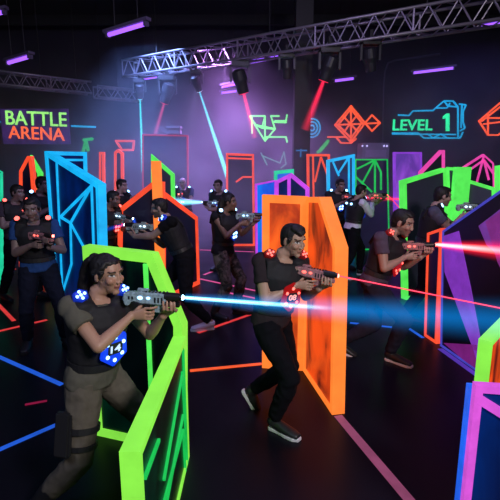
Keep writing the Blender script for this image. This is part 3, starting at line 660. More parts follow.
def person(name, label, at, heading, s=1.0, vox=.006, hip=(0, 0, .88), lean=(.12, 0), hip_yaw=0, chest_yaw=-35, head_yaw=-10, head_pitch=8, head_s=.98,
           RF=(-.25, -.10, -20), LF=(.22, .10, 0), heel=(0, 0), gunp=(.30, .02, .02), gdir=(0, 0), team='blue', hold=True, skin=(.34, .19, .13), hair='short', hairm=None,
           shirt=(.02, .02, .024), trousers=(.006, .006, .009), sleeves='short', beard=0.0, number=None, vest=True, boots=False, white_sole=False, female=False,
           gun_label=None, detail=True, plate=True, arms_pose=None, elbow_r=(-.3, -.5, -1), elbow_l=(-.1, .5, -1), holster=False, back_lights=False, shirtmat=None, pantsmat=None, shoe_mat=None, gun_team=None, vest_trim=None):
    w = at
    root = thing('person', label, 'person', (w[0], w[1], 0), math.radians(heading)); root.scale = (s, s, s)
    Mroot = Matrix.LocRotScale(V((w[0], w[1], 0)), root.rotation_euler.to_quaternion(), V((s, s, s)))
    hipf = rz(hip_yaw); chf = rz(chest_yaw)
    P = V(hip); up0 = V((lean[0], lean[1], 1)).normalized()
    N = P + up0 * .50
    hF, hL = hipf(1, 0, 0), hipf(0, 1, 0); cF, cL = chf(1, 0, 0), chf(0, 1, 0)
    def orth(F): F = (F - up0 * F.dot(up0)).normalized(); return F, up0.cross(F).normalized()
    hF2, hL2 = orth(hF); cF2, cL2 = orth(cF)
    wd = .93 if female else 1.0; hipw = 1.04 if female else .97
    # ---- torso rings
    def torso(off, t0=-.06, t1=.50, shoulders=True, ex=1.0):
        #      t     depth  width  fwd-shift
        T = [(-.09, .085, .130, -.005), (-.03, .112, .165 * hipw, -.008), (.04, .108, .160 * hipw, -.004), (.12, .095, .138 * wd, .0), (.20, .102, .142 * wd, .004),
             (.29, .117, .160 * wd, .010), (.36, .118, .172 * wd, .012), (.42, .102, .172 * wd, .004), (.46, .080, .145 * wd, -.004), (.485, .060, .09, -.008), (.51, .052, .060, -.008)]
        cs, rs, ax = [], [], []
        for t, d, wdt, sh in T:
            if t < t0 or t > t1: continue
            k = min(1, max(0, (t + .02) / .40)); F = (hF2 * (1 - k) + cF2 * k).normalized(); F, L = orth(F)
            cs.append(P + up0 * t + F * sh - (V((lean[0], lean[1], 0)) * .0)); rs.append((d + off, wdt + off)); ax.append((F, L))
        return cs, rs, ax
    SH = {k: N - up0 * .055 + cL2 * (sg * .172 * wd) + cF2 * -.005 for k, sg in (('R', -1), ('L', 1))}
    HJ = {k: P - up0 * .03 + hL * (sg * .088) for k, sg in (('R', -1), ('L', 1))}
    # ---- legs
    foot = {}; knee = {}; ank = {}
    for k, f, hl in (('R', RF, heel[0]), ('L', LF, heel[1])):
        ff = rz(f[2]); fd = ff(1, 0, 0); base = V((f[0], f[1], f[3] if len(f) > 3 else 0)); pit = math.radians(hl)
        toe = fd * math.cos(pit) - V((0, 0, 1)) * math.sin(pit); fu = fd * math.sin(pit) + V((0, 0, 1)) * math.cos(pit)
        ball = base + fd * .12 + V((0, 0, .0)); a = ball - toe * .13 + fu * .085
        foot[k] = (ball, toe, fu, a, fd); ank[k] = a; knee[k] = ik(HJ[k], a, .43, .42, fd + hF * .4)
    # ---- gun & hands
    gy, gp = math.radians(gdir[0]), math.radians(gdir[1])
    Rg = Matrix.Rotation(gy, 4, 'Z') @ Matrix.Rotation(-gp, 4, 'Y')
    G = Matrix.Translation(N + V(gunp)) @ Rg
    gp_ = lambda *p: G @ V(p)
    WR = gp_(-.080, -.036, -.075); WL = gp_(.080, .042, -.095)
    EL = {'R': ik(SH['R'], WR, .285, .25, V(elbow_r)), 'L': ik(SH['L'], WL, .285, .25, V(elbow_l))}; WRI = {'R': WR, 'L': WL}
    # ---- head
    hy, hp = math.radians(head_yaw), math.radians(head_pitch)
    Rh = Matrix.Rotation(hy, 4, 'Z') @ Matrix.Rotation(hp, 4, 'Y'); q = head_s
    NT = N + up0 * .042 + V((.040, 0, 0)); C = NT + (Rh @ V((.016, 0, .082)))
    X, Y, Z = Rh @ V((1, 0, 0)), Rh @ V((0, 1, 0)), Rh @ V((0, 0, 1)); HA = (X, Y, Z)
    h = lambda x, y, z: C + X * (x * q) + Y * (y * q) + Z * (z * q)
    hb = lambda mb, c, r, n=20, m=12: mb.ball(h(*c), tuple(v * q for v in r), HA, n, m)
    B = MB(); cs, rs, ax = torso(0); B.loft(cs, rs, ax, n=24)
    B.loft([N - up0 * .05, N + up0 * .02, NT + Z * .0, C - Z * .03], [(.062, .066), (.053 * wd, .054 * wd), (.052 * wd, .052 * wd), (.055, .055)], n=16)
    for k, sg in (('R', -1), ('L', 1)):
        S, E, W = SH[k], EL[k], WRI[k]; am = .9 if female else 1.05
        B.loft([lerp(S, N - up0 * .05, .55), S - up0 * -.005, lerp(S, E, .2), lerp(S, E, .5), lerp(S, E, .85), E], [v * am for v in (.055, .056, .052, .047, .041, .040)], n=14).ball(S, (.055 * am,) * 3)
        B.ball(E, (.040 * am,) * 3).loft([E, lerp(E, W, .25), lerp(E, W, .55), lerp(E, W, .85), W], [v * am for v in (.040, .043, .036, .028, .026)], n=14).ball(W, (.026,) * 3)
        H, K, A = HJ[k], knee[k], ank[k]
        B.loft([H + V((0, 0, .02)), lerp(H, K, .25), lerp(H, K, .6), lerp(H, K, .92), K], [.088, .084, .068, .056, .054], n=16).ball(K, (.055,) * 3)
        cf = -(hF) * .012
        B.loft([K, lerp(K, A, .28) + cf, lerp(K, A, .6), lerp(K, A, .9), A], [.053, .058, .045, .036, .036], n=14).ball(A, (.038,) * 3)
        ball, toe, fu, a, fd = foot[k]; B.loft([a - fu * .03, ball - toe * .03 + fu * .045, ball + toe * .07 + fu * .03], [.038, .036, .025], n=12)
    # hands (gun space): palm, four fingers each bent round what they hold, thumb leaving the side
    fr = max(.0085, vox * 1.15) if vox <= .0065 else max(.0085, vox * .95)
    def palm(W, kn, th): B.loft([W, lerp(W, kn, .45), kn], [(.024, .021), (.033, .018), (.038, .016)], [th] * 3, n=14)
    Kc = gp_(-.002, -.034, -.062); a1 = (gp_(0, 0, 1) - gp_(0, 0, 0), gp_(0, 1, 0) - gp_(0, 0, 0)); palm(WR, Kc, a1)
    for i, z in enumerate((-.030, -.052, -.073, -.093)):
        ln = (1.0, 1.05, .98, .82)[i]
        if i == 0: pts = [(-.005, -.036, z), (.030, -.040, z + .004), (.052, -.028, z + .006), (.060, -.008, z + .004)]     # trigger finger
        else: pts = [(-.006, -.034, z), (.026 * ln, -.036, z), (.040 * ln, -.012, z - .001), (.026 * ln, .022, z - .002), (.006, .026, z - .002)]
        B.caps([gp_(*p) for p in pts], [fr, fr, fr * .95, fr * .88, fr * .8][:len(pts)], n=8)
    B.caps([gp_(-.060, -.018, -.055), gp_(-.040, .012, -.030), gp_(-.012, .028, -.018), gp_(.014, .028, -.020)], [.015, fr * 1.25, fr * 1.1, fr], n=8)
    hx = .135; Kc = gp_(hx, .018, -.047); gx = gp_(1, 0, 0) - gp_(0, 0, 0); gz = gp_(0, 0, 1) - gp_(0, 0, 0); palm(WL, Kc, (gx, gz))
    for i in range(4):
        x = hx + .033 - i * .0215; ln = (.9, 1.0, 1.05, .95)[i]
        pts = [(x, .016, -.044), (x, -.014, -.045), (x, -.036 * ln, -.030), (x - .002, -.036, .000), (x - .004, -.030, .016 * ln)]
        B.caps([gp_(*p) for p in pts], [fr * 1.05, fr, fr * .95, fr * .88, fr * .8], n=8)
    B.caps([gp_(hx - .055, .030, -.060), gp_(hx - .045, .042, -.030), gp_(hx - .022, .040, -.004), gp_(hx + .004, .034, .012)], [.015, fr * 1.25, fr * 1.1, fr], n=8)
    # head shapes
    jw = .92 if female else 1.0
    hb(B, (-.012, 0, .030), (.094, .074, .083)); hb(B, (.030, 0, -.020), (.060, .058 * jw, .075)); hb(B, (.036, 0, -.060), (.050, .044 * jw, .045)); hb(B, (.068, 0, -.090), (.022, .022, .019))
    hb(B, (.012, .0, -.045), (.055, .056 * jw, .042))
    for sg in (-1, 1):
        hb(B, (.060, sg * .036, -.018), (.026, .024, .024)); hb(B, ((.070 if female else .074), sg * .026, .036), (.013, .026, .009))
        hb(B, (-.006, sg * .076, -.004), (.017, .009, .030)); hb(B, (-.004, sg * .072, -.016), (.012, .012, .014)); hb(B, (.098, sg * .011, -.027), (.010, .008, .007))
    B.loft([h(.082, 0, .024), h(.090, 0, .002), h((.095 if female else .100), 0, -.018), h(.090, 0, -.027)], [v * q * (.9 if female else 1) for v in (.009, .0085, .0100, .007)], n=10)
    hb(B, (.081, 0, -.050), (.013, .021, .0065)); hb(B, (.080, 0, -.061), (.013, .018, .007))
    sk = np.array(skin)
    def paint(co):
        r = np.stack([(co - np.array(C)) @ np.array(a) / q for a in (X, Y, Z)], 1); x, y, z = r.T; n = len(co); c = np.tile(sk, (n, 1)); ay = np.abs(y)
        # eye sockets
        g = np.exp(-(((ay - .031) / .016) ** 2 + ((z - .014) / .011) ** 2 + ((x - .085) / .03) ** 2)) * .007 * q
        co = co - np.array(X)[None, :] * g[:, None]
        front = x > .045
        def mixin(mask, col, a): c[mask] = c[mask] * (1 - a) + np.array(col) * a
        cheek = front & (z < .0) & (z > -.045) & (ay > .018); mixin(cheek, sk * np.array([1.08, .88, .85]), .5)
        if beard: mixin((x > .0) & ((z < -.040) | ((z < -.028) & (ay > .045))) & (z > -.125) & ~((ay < .020) & (z > -.070) & (z < -.042)), (.02, .014, .012), beard); mixin(front & (z < -.036) & (z > -.046) & (ay < .026), (.02, .014, .012), beard)
        mixin(front & (z < -.045) & (z > -.067) & (ay < .023), np.array([.30, .085, .08]) if female else sk * np.array([.85, .55, .55]), .8)
        mixin(front & (np.abs(z + .056) < .0022) & (ay < .021), (.05, .02, .02), .8)
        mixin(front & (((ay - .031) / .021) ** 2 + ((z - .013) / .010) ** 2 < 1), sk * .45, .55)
        mixin(front & (((ay - .031) / .0145) ** 2 + ((z - .0125) / .0058) ** 2 < 1), (.55, .55, .55), .9)
        mixin(front & (((ay - .031) / .0062) ** 2 + ((z - .0125) / .0062) ** 2 < 1), (.012, .008, .006), 1)
        mixin(front & (np.abs(z - .0195 + (ay - .031) ** 2 * 12) < .003) & (ay > .014) & (ay < .048), (.012, .008, .006), .85)
        mixin(front & (np.abs(z - .037 + np.abs(ay - .034) * .18) < .0052) & (ay > .012) & (ay < .053), (.012, .009, .008), .9)
        mixin((x > .098) & (z < -.030) & (z > -.038) & (ay < .012), sk * .3, .6)
        return co, np.clip(c, 0, 1)
    remesh(B, 'body', vox, 2, SKIN, root, paint=paint)
    # ---- hair
    hm = hairm or M_HAIR; Hh = MB(); hv = max(vox, .005)
    if hair != 'none':
        hb(Hh, (-.022, 0, .040), (.092, .0785, .082), 24, 14); hb(Hh, (-.045, 0, .010), (.066, .071, .072)); hb(Hh, (-.058, 0, -.035), (.040, .054, .040))
        for sg in (-1, 1): Hh.loft([h(.030, sg * .074, .035), h(.026, sg * .076, .010), h(.024, sg * .073, -.006)], [v * q for v in (.016, .011, .006)], n=8)
        if hair == 'short': hb(Hh, (.006, 0, .094), (.066, .056, .026)); hb(Hh, (.050, -.005, .086), (.028, .044, .016))
        if hair == 'quiff': hb(Hh, (.012, 0, .098), (.070, .058, .030)); hb(Hh, (.058, -.008, .092), (.034, .044, .020)); hb(Hh, (.080, -.018, .086), (.020, .026, .011))
        if hair in ('ponytail', 'long'):
            hb(Hh, (-.004, 0, .076), (.070, .064, .036)); 
            for sg in (-1, 1): Hh.loft([h(.034, sg * .040, .090), h(.026, sg * .066, .056), h(.006, sg * .078, .034), h(-.035, sg * .078, .015)], [v * q for v in (.014, .012, .012, .018)], n=8)
        if hair == 'ponytail':
            hb(Hh, (-.108, 0, .070), (.036, .036, .034))
            pts = [h(-.11, 0, .07), h(-.150, .0, .035), h(-.172, .005, -.03), h(-.178, 0, -.11), h(-.176, .0, -.19), h(-.172, .0, -.27), h(-.168, .0, -.33)]
            Hh.loft(pts, [v * q for v in (.030, .038, .048, .052, .048, .036, .012)], n=14)
            Hh.loft([p + Y * -.02 for p in pts], [v * q for v in (.02, .026, .03, .03, .024, .016, .006)], n=14)
        if hair == 'long':
            for yy in (-.035, .0, .035):
                pts = [h(-.07, yy, .05), h(-.10, yy, -.03), h(-.115, yy * 1.1, -.12), h(-.120, yy * 1.2, -.22), h(-.115, yy * 1.1, -.33), h(-.11, yy, -.40)]
                Hh.loft(pts, [v * q for v in (.04, .045, .042, .036, .026, .010)], n=12)
        ho = remesh(Hh, 'hair', hv, 1, hm, root, wrinkle=.0022, wscale=42, seed=3, stretch=(1, 1, .35))
    # ---- trousers
    Tm = MB(); cs, rs, ax = torso(.014, -.09, .09); Tm.loft(cs, rs, ax, n=24)
    for k in 'RL':
        H, K, A = HJ[k], knee[k], ank[k]; top = .55 if boots else 1.0
        Tm.loft([H + V((0, 0, .03)), lerp(H, K, .25), lerp(H, K, .6), lerp(H, K, .92), K], [.104, .101, .085, .072, .070], n=16).ball(K, (.071,) * 3)
        e = .70 if boots else .94; Tm.loft([K, lerp(K, A, .3), lerp(K, A, .6), lerp(K, A, e)], [.070, .074, .064, .060 if boots else .054], n=16)
    Tm = remesh(Tm, 'trousers', max(vox, .008), 3, pantsmat or tex_cloth('cloth_%g_%g_%g' % trousers, trousers), root, wrinkle=.0045, wscale=12, seed=5)
    # ---- shirt
    Sm = MB(); cs, rs, ax = torso(.024, -.05, .465); Sm.loft(cs, rs, ax, n=24)
    for k in 'RL':
        S, E, W = SH[k], EL[k], WRI[k]
        if sleeves == 'none': Sm.ball(S, (.062,) * 3); continue
        e = (.50 if female else .54) if sleeves == 'short' else 1.0
        Sm.loft([lerp(S, N - up0 * .05, .5), S, lerp(S, E, .25 if e > .5 else .2), lerp(S, E, .8 * e if e < 1 else .5), lerp(S, E, e)], [.070, .070, .068, .065, .066 if e < 1 else .053], n=16).ball(S, (.068,) * 3)
        if e == 1.0: Sm.ball(E, (.053,) * 3).loft([E, lerp(E, W, .3), lerp(E, W, .88)], [.053, .052, .038], n=14)
    remesh(Sm, 'shirt', max(vox, .008), 3, shirtmat or tex_cloth('cloth_%g_%g_%g' % shirt, shirt), root, wrinkle=.004, wscale=11, seed=2)
    # ---- vest with lights
    T = TEAM[team]; Lm = led('podled_' + team, *T['led']); Gm = led('glow_' + team, *T['glow'])
    if vest:
        Vm = MB(); cs, rs, ax = torso(.040, .06, .465); rs = [(a - (.012 if i > 5 else 0), b * (.95, .95, .95, .95, .9, .84, .8, .7)[min(i, 7)]) for i, (a, b) in enumerate(rs)]; Vm.loft(cs, rs, ax, n=24)
        for k, sg in (('R', -1), ('L', 1)):
            sp = N - up0 * .010 + cL2 * (sg * .115 * wd)
            Vm.loft([sp + cF2 * .115 - up0 * .13, sp + cF2 * .080 - up0 * .03, sp + up0 * .012, sp - cF2 * .080 - up0 * .03, sp - cF2 * .115 - up0 * .13], [(.058, .026)] * 5, [((cL2), (up0)), (cL2, (up0 + cF2 * .6).normalized()), (cL2, up0), (cL2, (up0 - cF2 * .6).normalized()), (cL2, up0)], n=12)
        vo = remesh(Vm, 'vest', max(vox, .008), 2, vest_trim or M_VEST, root, wrinkle=.0012, wscale=16, seed=9)
        cs2, rs2, ax2 = torso(.036, .06, .13)
        for kk in range(len(cs2) - 1 if len(cs2) > 1 else 1):
            pass
        bel = MB(); t_ = .10; F, L = orth((hF2 * .7 + cF2 * .3).normalized()); bel.loft([P + up0 * (t_ - .022), P + up0 * (t_ + .022)], [(.142, .178 * wd)] * 2, [(F, L)] * 2, n=28).build('belt', M_SHOE, root, smooth=False)
        for k, sg in (('R', -1), ('L', 1)):
            sp = N + up0 * .022 + cL2 * (sg * .140 * wd) + cF2 * .050; nrm = (up0 * .55 + cF2 * .75 + cL2 * sg * .25).normalized(); t1 = nrm.cross(cL2).normalized(); t2 = nrm.cross(t1)
            pod = MB().loft([sp - nrm * .02, sp + nrm * .012, sp + nrm * .020], [(.040, .046), (.038, .044), (.028, .034)], [(t1, t2)] * 3, n=6).build('shoulder_pod', Gm if detail else M_VEST, root)
            if detail:
                for a_, b_ in ((0, 0), (.019, .006), (-.006, .021), (-.019, -.006), (.006, -.021)): MB().ball(sp + nrm * .021 + t1 * a_ + t2 * b_, (.0085, .0085, .006), (t1, t2, nrm), 10, 6).build('pod_light', Lm, pod)
            else: MB().loft([sp + nrm * .019, sp + nrm * .026], [(.024, .026)] * 2, [(t1, t2)] * 2, n=10).build('pod_light', Lm, pod)
            if back_lights:
                bp = N - up0 * .10 + cL2 * (sg * .07) - cF2 * .155; MB().ball(bp, (.02, .02, .02)).build('back_light', Lm, root)
        if plate:
            t = .225 if female else .235; F, L = orth((hF2 * .35 + cF2 * .65).normalized()); c0 = P + up0 * (t - .0) + F * (.102 + .046 + .006); hexr = [(math.cos(math.radians(a)), math.sin(math.radians(a))) for a in (90, 40, -25, -90, -155, 140)]
            sc = .116 if detail else .085
            pl = MB().prism([c0 + L * (x * sc * .88) + up0 * (y * sc) for x, y in hexr], F * .022).build('chest_panel', Gm if not detail else mat('plate_' + team, tuple(v * .5 for v in srgb(*T['glow'][0])[:3]), .3, emit=srgb(*T['glow'][0]), es=1.5, noise_amt=.6, nscale=30), root, bevel=.006)
            m3 = MB(); 
            for x, y in ((-.6, .35), (-.05, .68), (.6, .3), (.55, -.4), (-.55, -.42), (.0, -.72)) if detail else ((-.4, .3), (.4, .3), (.35, -.35), (-.35, -.4)):
                MB().ball(c0 + L * (x * sc * .8) + up0 * (y * sc * .85) + F * .024, (.012, .012, .008) if detail else (.020, .020, .012), (L, up0, F), 10, 6).build('panel_light', Lm, pl, smooth=True)
            if number:
                MT = Matrix(((-0, 0, 0, 0),) * 4).to_4x4(); R = -L if False else L
                # text x runs to the viewer's right = wearer's left -> towards +L seen from the front it is mirrored, so use +L
                bx = L * 1.0
                Mt = Matrix.Identity(4)
                for i_, a_ in enumerate((bx, up0, F)):
                    for j_ in range(3): Mt[j_][i_] = a_[j_]
                Mt.translation = c0 + F * .027
                MB().prism([c0 + L * (x * .05) + up0 * (y * .034) for x, y in ((-1, -1), (1, -1), (1, 1), (-1, 1))], F * .0245).build('number_plate', M_SHOE, pl)
                text_obj('number', number, .070, .042, .004, led('num_' + team, T['num'], .9), pl, Mt, bold=.012)
    # ---- shoes
    for k in 'RL':
        ball, toe, fu, a, fd = foot[k]; sd = fu.cross(toe); sm = MB()
        prof = [(-.165, .060, .030, .034), (-.13, .062, .038, .048), (-.06, .050, .043, .048), (.0, .042, .047, .038), (.06, .034, .046, .028), (.105, .026, .034, .020)]
        sm.loft([ball + toe * x + fu * (z * .8 + .012) for x, z, w_, h_ in prof], [(w_, h_) for x, z, w_, h_ in prof], [(sd, fu)] * 6, n=14)
        if boots: sm.loft([a - fu * .02, lerp(a, knee[k], .2), lerp(a, knee[k], .45)], [.056, .060, .066], n=14)
        else: sm.loft([a - fu * .03, a + fu * .02], [.050, .047], n=14)
        so = remesh(sm, 'boot' if boots else 'shoe', .009, 2, shoe_mat or M_SHOE, root)
        sl = MB(); o1_ = [(-.170, .020), (-.15, .036), (-.06, .034), (.0, .046), (.07, .046), (.115, .022)]
        pts = [ball + toe * x + sd * w_ for x, w_ in o1_] + [ball + toe * x - sd * w_ for x, w_ in reversed(o1_)]
        sl.prism(pts, fu * .026).build('sole', M_SOLE if white_sole else M_DARK, so, bevel=.004, label='white sole' if white_sole else None)
    if holster:
        k = 'R'; H, K = HJ[k], knee[k]; m_ = lerp(H, K, .55); dd = (K - H).normalized(); sdv = (-hL + dd * hL.dot(dd)).normalized(); fr_ = dd.cross(sdv)
        ho = MB(); ho.loft([m_ - dd * .014, m_ + dd * .02], [.102, .100], n=20); ho.loft([m_ + dd * .09, m_ + dd * .115], [.094, .092], n=20)
        ho.build('thigh_strap', M_SHOE, root)
        back = -fr_ if fr_.dot(hF) > 0 else fr_
        c1 = m_ + sdv * .10 + back * .05 + dd * .02; MB().obox(c1, back * .05, sdv * .022, dd * .125).build('holster', M_SHOE, root, bevel=.012)
    gobj = None
    if hold: gobj = gun(Mroot, gun_label, G, gun_team or team, detail)
    muzzle = Mroot @ (G @ V((.218, 0, .036))); aim = (Mroot.to_3x3() @ (G.to_3x3() @ V((1, 0, 0)))).normalized()
    return root, muzzle, aim
def fpos(px, py): q = fl(px, py); return (q.x, q.y)
def xY(px, Y): return (atY(px, 200, Y).x, Y)

only = set(globals().get('ONLY', range(1, 16)))
mz = {}
# 1 woman, left foreground
if 1 in only:
    mz[1] = person('woman', 'woman with dark ponytail in black vest numbered 14, aiming a blue lit gun', xY(88, 2.45), 0, .98, .0045, hip=(-.04, 0, .835), lean=(.12, 0), hip_yaw=-15, chest_yaw=-44, head_yaw=-30, head_pitch=6,
       head_s=.98, RF=(-.36, -.16, -25), LF=(.10, .18, -8), gunp=(.29, -.03, -.035), gdir=(-4, -2), team='blue', skin=(.42, .235, .16), hair='ponytail', hairm=M_HAIR, shirt=(.10, .095, .075), trousers=(.115, .10, .08), number='14', boots=True, female=True, holster=True,
       gun_label='clear and black toy gun with blue lights held by the ponytailed woman', elbow_r=(-.55, -1.0, -.8), elbow_l=(.1, .4, -1))
# 2 centre man
if 2 in only:
    mz[2] = person('man', 'man in vest numbered 08 running in front of the orange barricade, aiming right', fpos(272, 425), -14, 1.0, .0045, hip=(-.02, .05, .868), lean=(.16, 0), hip_yaw=-20, chest_yaw=-50, head_yaw=-34, head_pitch=14,
       head_s=.98, RF=(.03, -.06, -25), LF=(-.34, .20, 10), heel=(0, 60), gunp=(.20, -.05, -.13), gdir=(-3, -6), team='red', skin=(.44, .27, .19), hair='quiff', shirt=(.028, .020, .024), trousers=(.004, .004, .007), number='08', white_sole=True,
       gun_label='red lit toy gun with black barrel held by the man numbered 08')
# 3 right man
if 3 in only:
    mz[3] = person('man', 'bearded man in black vest leaning forward with a red lit gun on the right', fpos(376, 356), -8, 1.04, .0055, hip=(-.06, 0, .79), lean=(.30, 0), hip_yaw=-10, chest_yaw=-38, head_yaw=-28, head_pitch=18,
       head_s=1.08, RF=(.12, -.10, -35), LF=(-.42, .02, -10), heel=(0, 20), gunp=(.19, -.05, -.13), gdir=(-2, 3), team='red', skin=(.42, .26, .20), hair='short', hairm=M_HAIR, shirt=(.085, .065, .10), trousers=(.018, .018, .035), beard=.45, white_sole=True,
       gun_label='red lit toy gun firing a thick beam, held by the bearded man')
if 4 in only:
    mz[4] = person('man', 'man in grey shirt aiming right over the purple wedge barricade', xY(430, 5.6), 0, 1.06, .008, hip=(0, 0, .90), lean=(.14, 0), chest_yaw=-22, head_yaw=-6, head_pitch=10, gunp=(.36, -.05, -.02), team='blue', skin=(.40, .25, .20), shirt=(.085, .085, .13), detail=False, beard=.3,
       gun_label='toy gun resting level above the purple wedge, held by the grey shirted man', gun_team='mix')
if 5 in only:
    mz[5] = person('person', 'person in long sleeved pale shirt turned away, aiming right near the back', xY(354, 7.8), 12, 1.0, .008, hip=(0, 0, .90), lean=(.12, 0), chest_yaw=10, head_yaw=0, head_pitch=8, gunp=(.36, .02, .02), team='blue', skin=(.40, .26, .20), shirt=(.75, .75, .98), sleeves='long', detail=False, back_lights=True,
       gun_label='small red lit toy gun held out by the pale shirted person', gun_team='red', white_sole=True)
if 6 in only:
    mz[6] = person('person', 'dark dressed person facing the camera between the orange and blue barricades', xY(336, 8.6), -55, 1.03, .009, hip=(0, 0, .92), lean=(.06, 0), chest_yaw=-25, head_yaw=-10, gunp=(.28, -.02, -.10), team='blue', skin=(.25, .16, .14), shirt=(.03, .025, .04), detail=False,
       gun_label='red lit toy gun held low by the dark dressed person at the back', gun_team='red')
if 7 in only:
    mz[7] = person('woman', 'long haired woman in camouflage trousers aiming right behind the centre man', xY(224, 5.75), 0, 1.0, .007, hip=(-.02, 0, .90), lean=(.05, 0), hip_yaw=-20, chest_yaw=-40, head_yaw=-12, head_pitch=4, RF=(-.14, -.1, -30), LF=(.14, .08, -5), gunp=(.28, -.03, -.07), team='blue', skin=(.20, .11, .085), hair='long',
       shirt=(.015, .015, .02), sleeves='none', pantsmat=camo(), boots=True, female=True, detail=False, gun_label='toy gun with blue lights held by the long haired woman')
if 8 in only:
    mz[8] = person('man', 'man standing at the back facing the camera with a pale beam leaving his gun', xY(221, 8.6), -125, 1.02, .009, hip=(0, 0, .92), lean=(.05, 0), chest_yaw=15, head_yaw=15, head_pitch=6, gunp=(.22, .02, -.20), gdir=(-55, 0), team='blue', skin=(.25, .17, .17), shirt=(.04, .07, .13), detail=False,
       gun_label='toy gun firing a pale cyan beam, held by the man at the back')
if 9 in only:
    mz[9] = person('man', 'small distant man facing the camera behind the pale cyan beam', xY(184, 10.4), -95, 1.0, .010, hip=(0, 0, .92), lean=(.05, 0), chest_yaw=5, head_yaw=0, gunp=(.26, 0, -.14), team='blue', skin=(.45, .32, .36), hair='none', shirt=(.05, .08, .16), detail=False,
       gun_label='toy gun with small red light held by the distant man', gun_team='red')
if 10 in only:
    mz[10] = person('man', 'bearded man in black T-shirt leaning and aiming left by the orange folded barricade', xY(176, 5.45), 176, 1.04, .0065, hip=(-.08, 0, .84), lean=(.42, 0), hip_yaw=10, chest_yaw=22, head_yaw=8, head_pitch=10, RF=(.10, -.16, 10), LF=(-.40, .16, 20), gunp=(.30, .02, -.12), gdir=(2, 2), team='blue', skin=(.34, .22, .17), hair='short', beard=.7,
       shirt=(.006, .006, .008), trousers=(.005, .005, .008), detail=True, plate=False, white_sole=True, shoe_mat=mat('shoe_white', (.6, .55, .7), .5), gun_label='bulky pale toy gun pointing left, held by the bearded man in black', gun_team='mix', elbow_l=(0, .3, -1))
if 11 in only:
    mz[11] = person('man', 'man in grey brown shirt turned right behind the left orange barricade wing', xY(118, 8.0), -12, 1.04, .009, hip=(0, 0, .92), lean=(.05, 0), chest_yaw=-25, head_yaw=-10, gunp=(.34, 0, -.10), team='blue', skin=(.42, .28, .28), shirt=(.10, .07, .08), detail=False,
       gun_label='pale lit toy gun held by the man in grey brown shirt', plate=False)
if 12 in only:
    mz[12] = person('man', 'dark dressed man aiming right beside the cyan barricade edge', xY(103, 6.35), -6, 1.0, .008, hip=(0, 0, .90), lean=(.16, 0), chest_yaw=-25, head_yaw=-10, head_pitch=14, gunp=(.17, -.06, -.14), gdir=(-8, -10), team='red', skin=(.22, .13, .11), shirt=(.014, .014, .02), detail=False, beard=.5,
       gun_label='toy gun pointing right and down, held by the dark dressed man by the cyan barricade', gun_team='mix', plate=True)
if 13 in only:
    mz[13] = person('man', 'man in blue T-shirt and black vest facing the camera at the far left', xY(32, 4.75), -62, 1.02, .0065, hip=(0, 0, .90), lean=(.06, 0), chest_yaw=-12, head_yaw=-18, head_pitch=12, RF=(-.05, -.17, -15), LF=(.08, .20, 15), gunp=(.26, .02, -.15), gdir=(35, 0), team='red', skin=(.20, .13, .12), shirt=(.02, .06, .20), trousers=(.007, .009, .022),
       detail=False, plate=False, gun_label='red lit toy gun held across the chest by the man in the blue T-shirt')
if 14 in only:
    mz[14] = person('person', 'dark haired person turned right between the blue shirted man and the cyan barricade', xY(39, 7.0), -20, 1.09, .009, hip=(0, 0, .92), lean=(.05, 0), chest_yaw=-20, head_yaw=5, gunp=(.30, 0, -.12), team='blue', skin=(.24, .16, .15), shirt=(.02, .03, .04), detail=False, plate=False,
       gun_label='toy gun held by the dark haired person beside the cyan barricade', gun_team='blue')
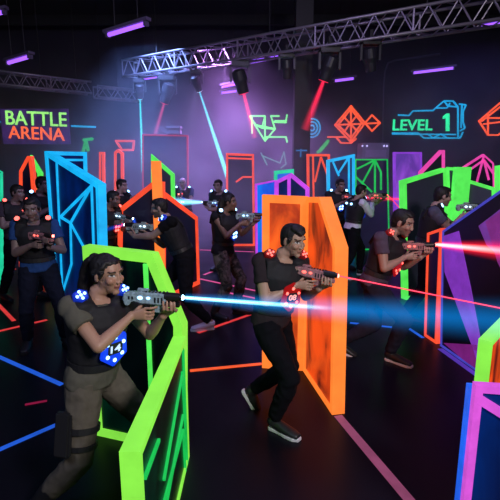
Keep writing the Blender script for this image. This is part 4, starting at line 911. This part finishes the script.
if 15 in only:
    mz[15] = person('person', 'shadowy person at the left edge holding an orange lit gun', xY(13, 6.5), -15, 1.03, .009, hip=(0, 0, .92), lean=(.05, 0), chest_yaw=-30, head_yaw=-5, gunp=(.20, -.02, -.14), team='red', skin=(.22, .13, .13), shirt=(.05, .035, .05), detail=False, plate=False,
       gun_label='orange lit toy gun held by the shadowy person at the left edge')

# ------------------------------------------------------------ laser beams from the muzzles
HOT_R = led('core_red', (255, 50, 60), 2.2); HOT_B = led('core_blue', (150, 235, 255), 2.5); HOT_P = led('core_pink', (255, 60, 90), 1.3)
def bto(i, px, py, dy): return atY(px, py, mz[i][1].y + dy)
if 1 in mz:
    A = mz[1][1]; beam('wide blue laser beam from the ponytailed woman\'s gun to the right edge', A, atY(560, 325, A.y - .02), (0, 135, 228), .030, .19, 1.2, .58, ((150, 240, 255), .012, .020, 6.0, .0))
if 2 in mz: A = mz[2][1]; beam('thin red laser beam from the gun of the man numbered 08', A, atY(540, 316, A.y - .1), (255, 20, 60), .02, .03, .10, .08, HOT_P, .0045)
if 3 in mz: A = mz[3][1]; beam('thick bright red laser beam from the bearded man\'s gun', A, atY(540, 254, A.y - 1.35), (255, 20, 45), .04, .13, 1.5, .8, ((255, 130, 130), .022, .05, 4.0, .5), core_len=1.0)
if 4 in mz: A = mz[4][1]; beam('faint red laser beam leaving the gun above the purple wedge', A, atY(520, 205, A.y), (255, 40, 60), .02, .03, .2, .1)
if 5 in mz: A = mz[5][1]; beam('short red laser beam from the pale shirted person\'s gun', A, atY(408, 217, A.y - .2), (255, 60, 70), .02, .02, .3, .1, HOT_P, .006)
if 6 in mz: A = mz[6][1]; beam('red laser beam crossing behind the white shirt towards the right', A, atY(452, 202, A.y + .3), (255, 30, 50), .07, .06, 1.0, .5, HOT_P, .010)
if 8 in mz: A = mz[8][1]; beam('pale cyan laser beam widening to the left at the back', A, atY(170, 202, A.y - .4), (120, 210, 255), .04, .13, 3.2, 2.6)
if 10 in mz: A = mz[10][1]; beam('blue laser beam from the bearded man\'s gun towards the cyan barricade', A, atY(70, 240, A.y - .2), (20, 90, 255), .03, .06, .7, .2)
if 12 in mz: A = mz[12][1]; beam('blue laser beam pointing at the bearded man\'s gun', A, atY(136, 229, A.y - .25), (30, 90, 255), .03, .05, .8, .4)
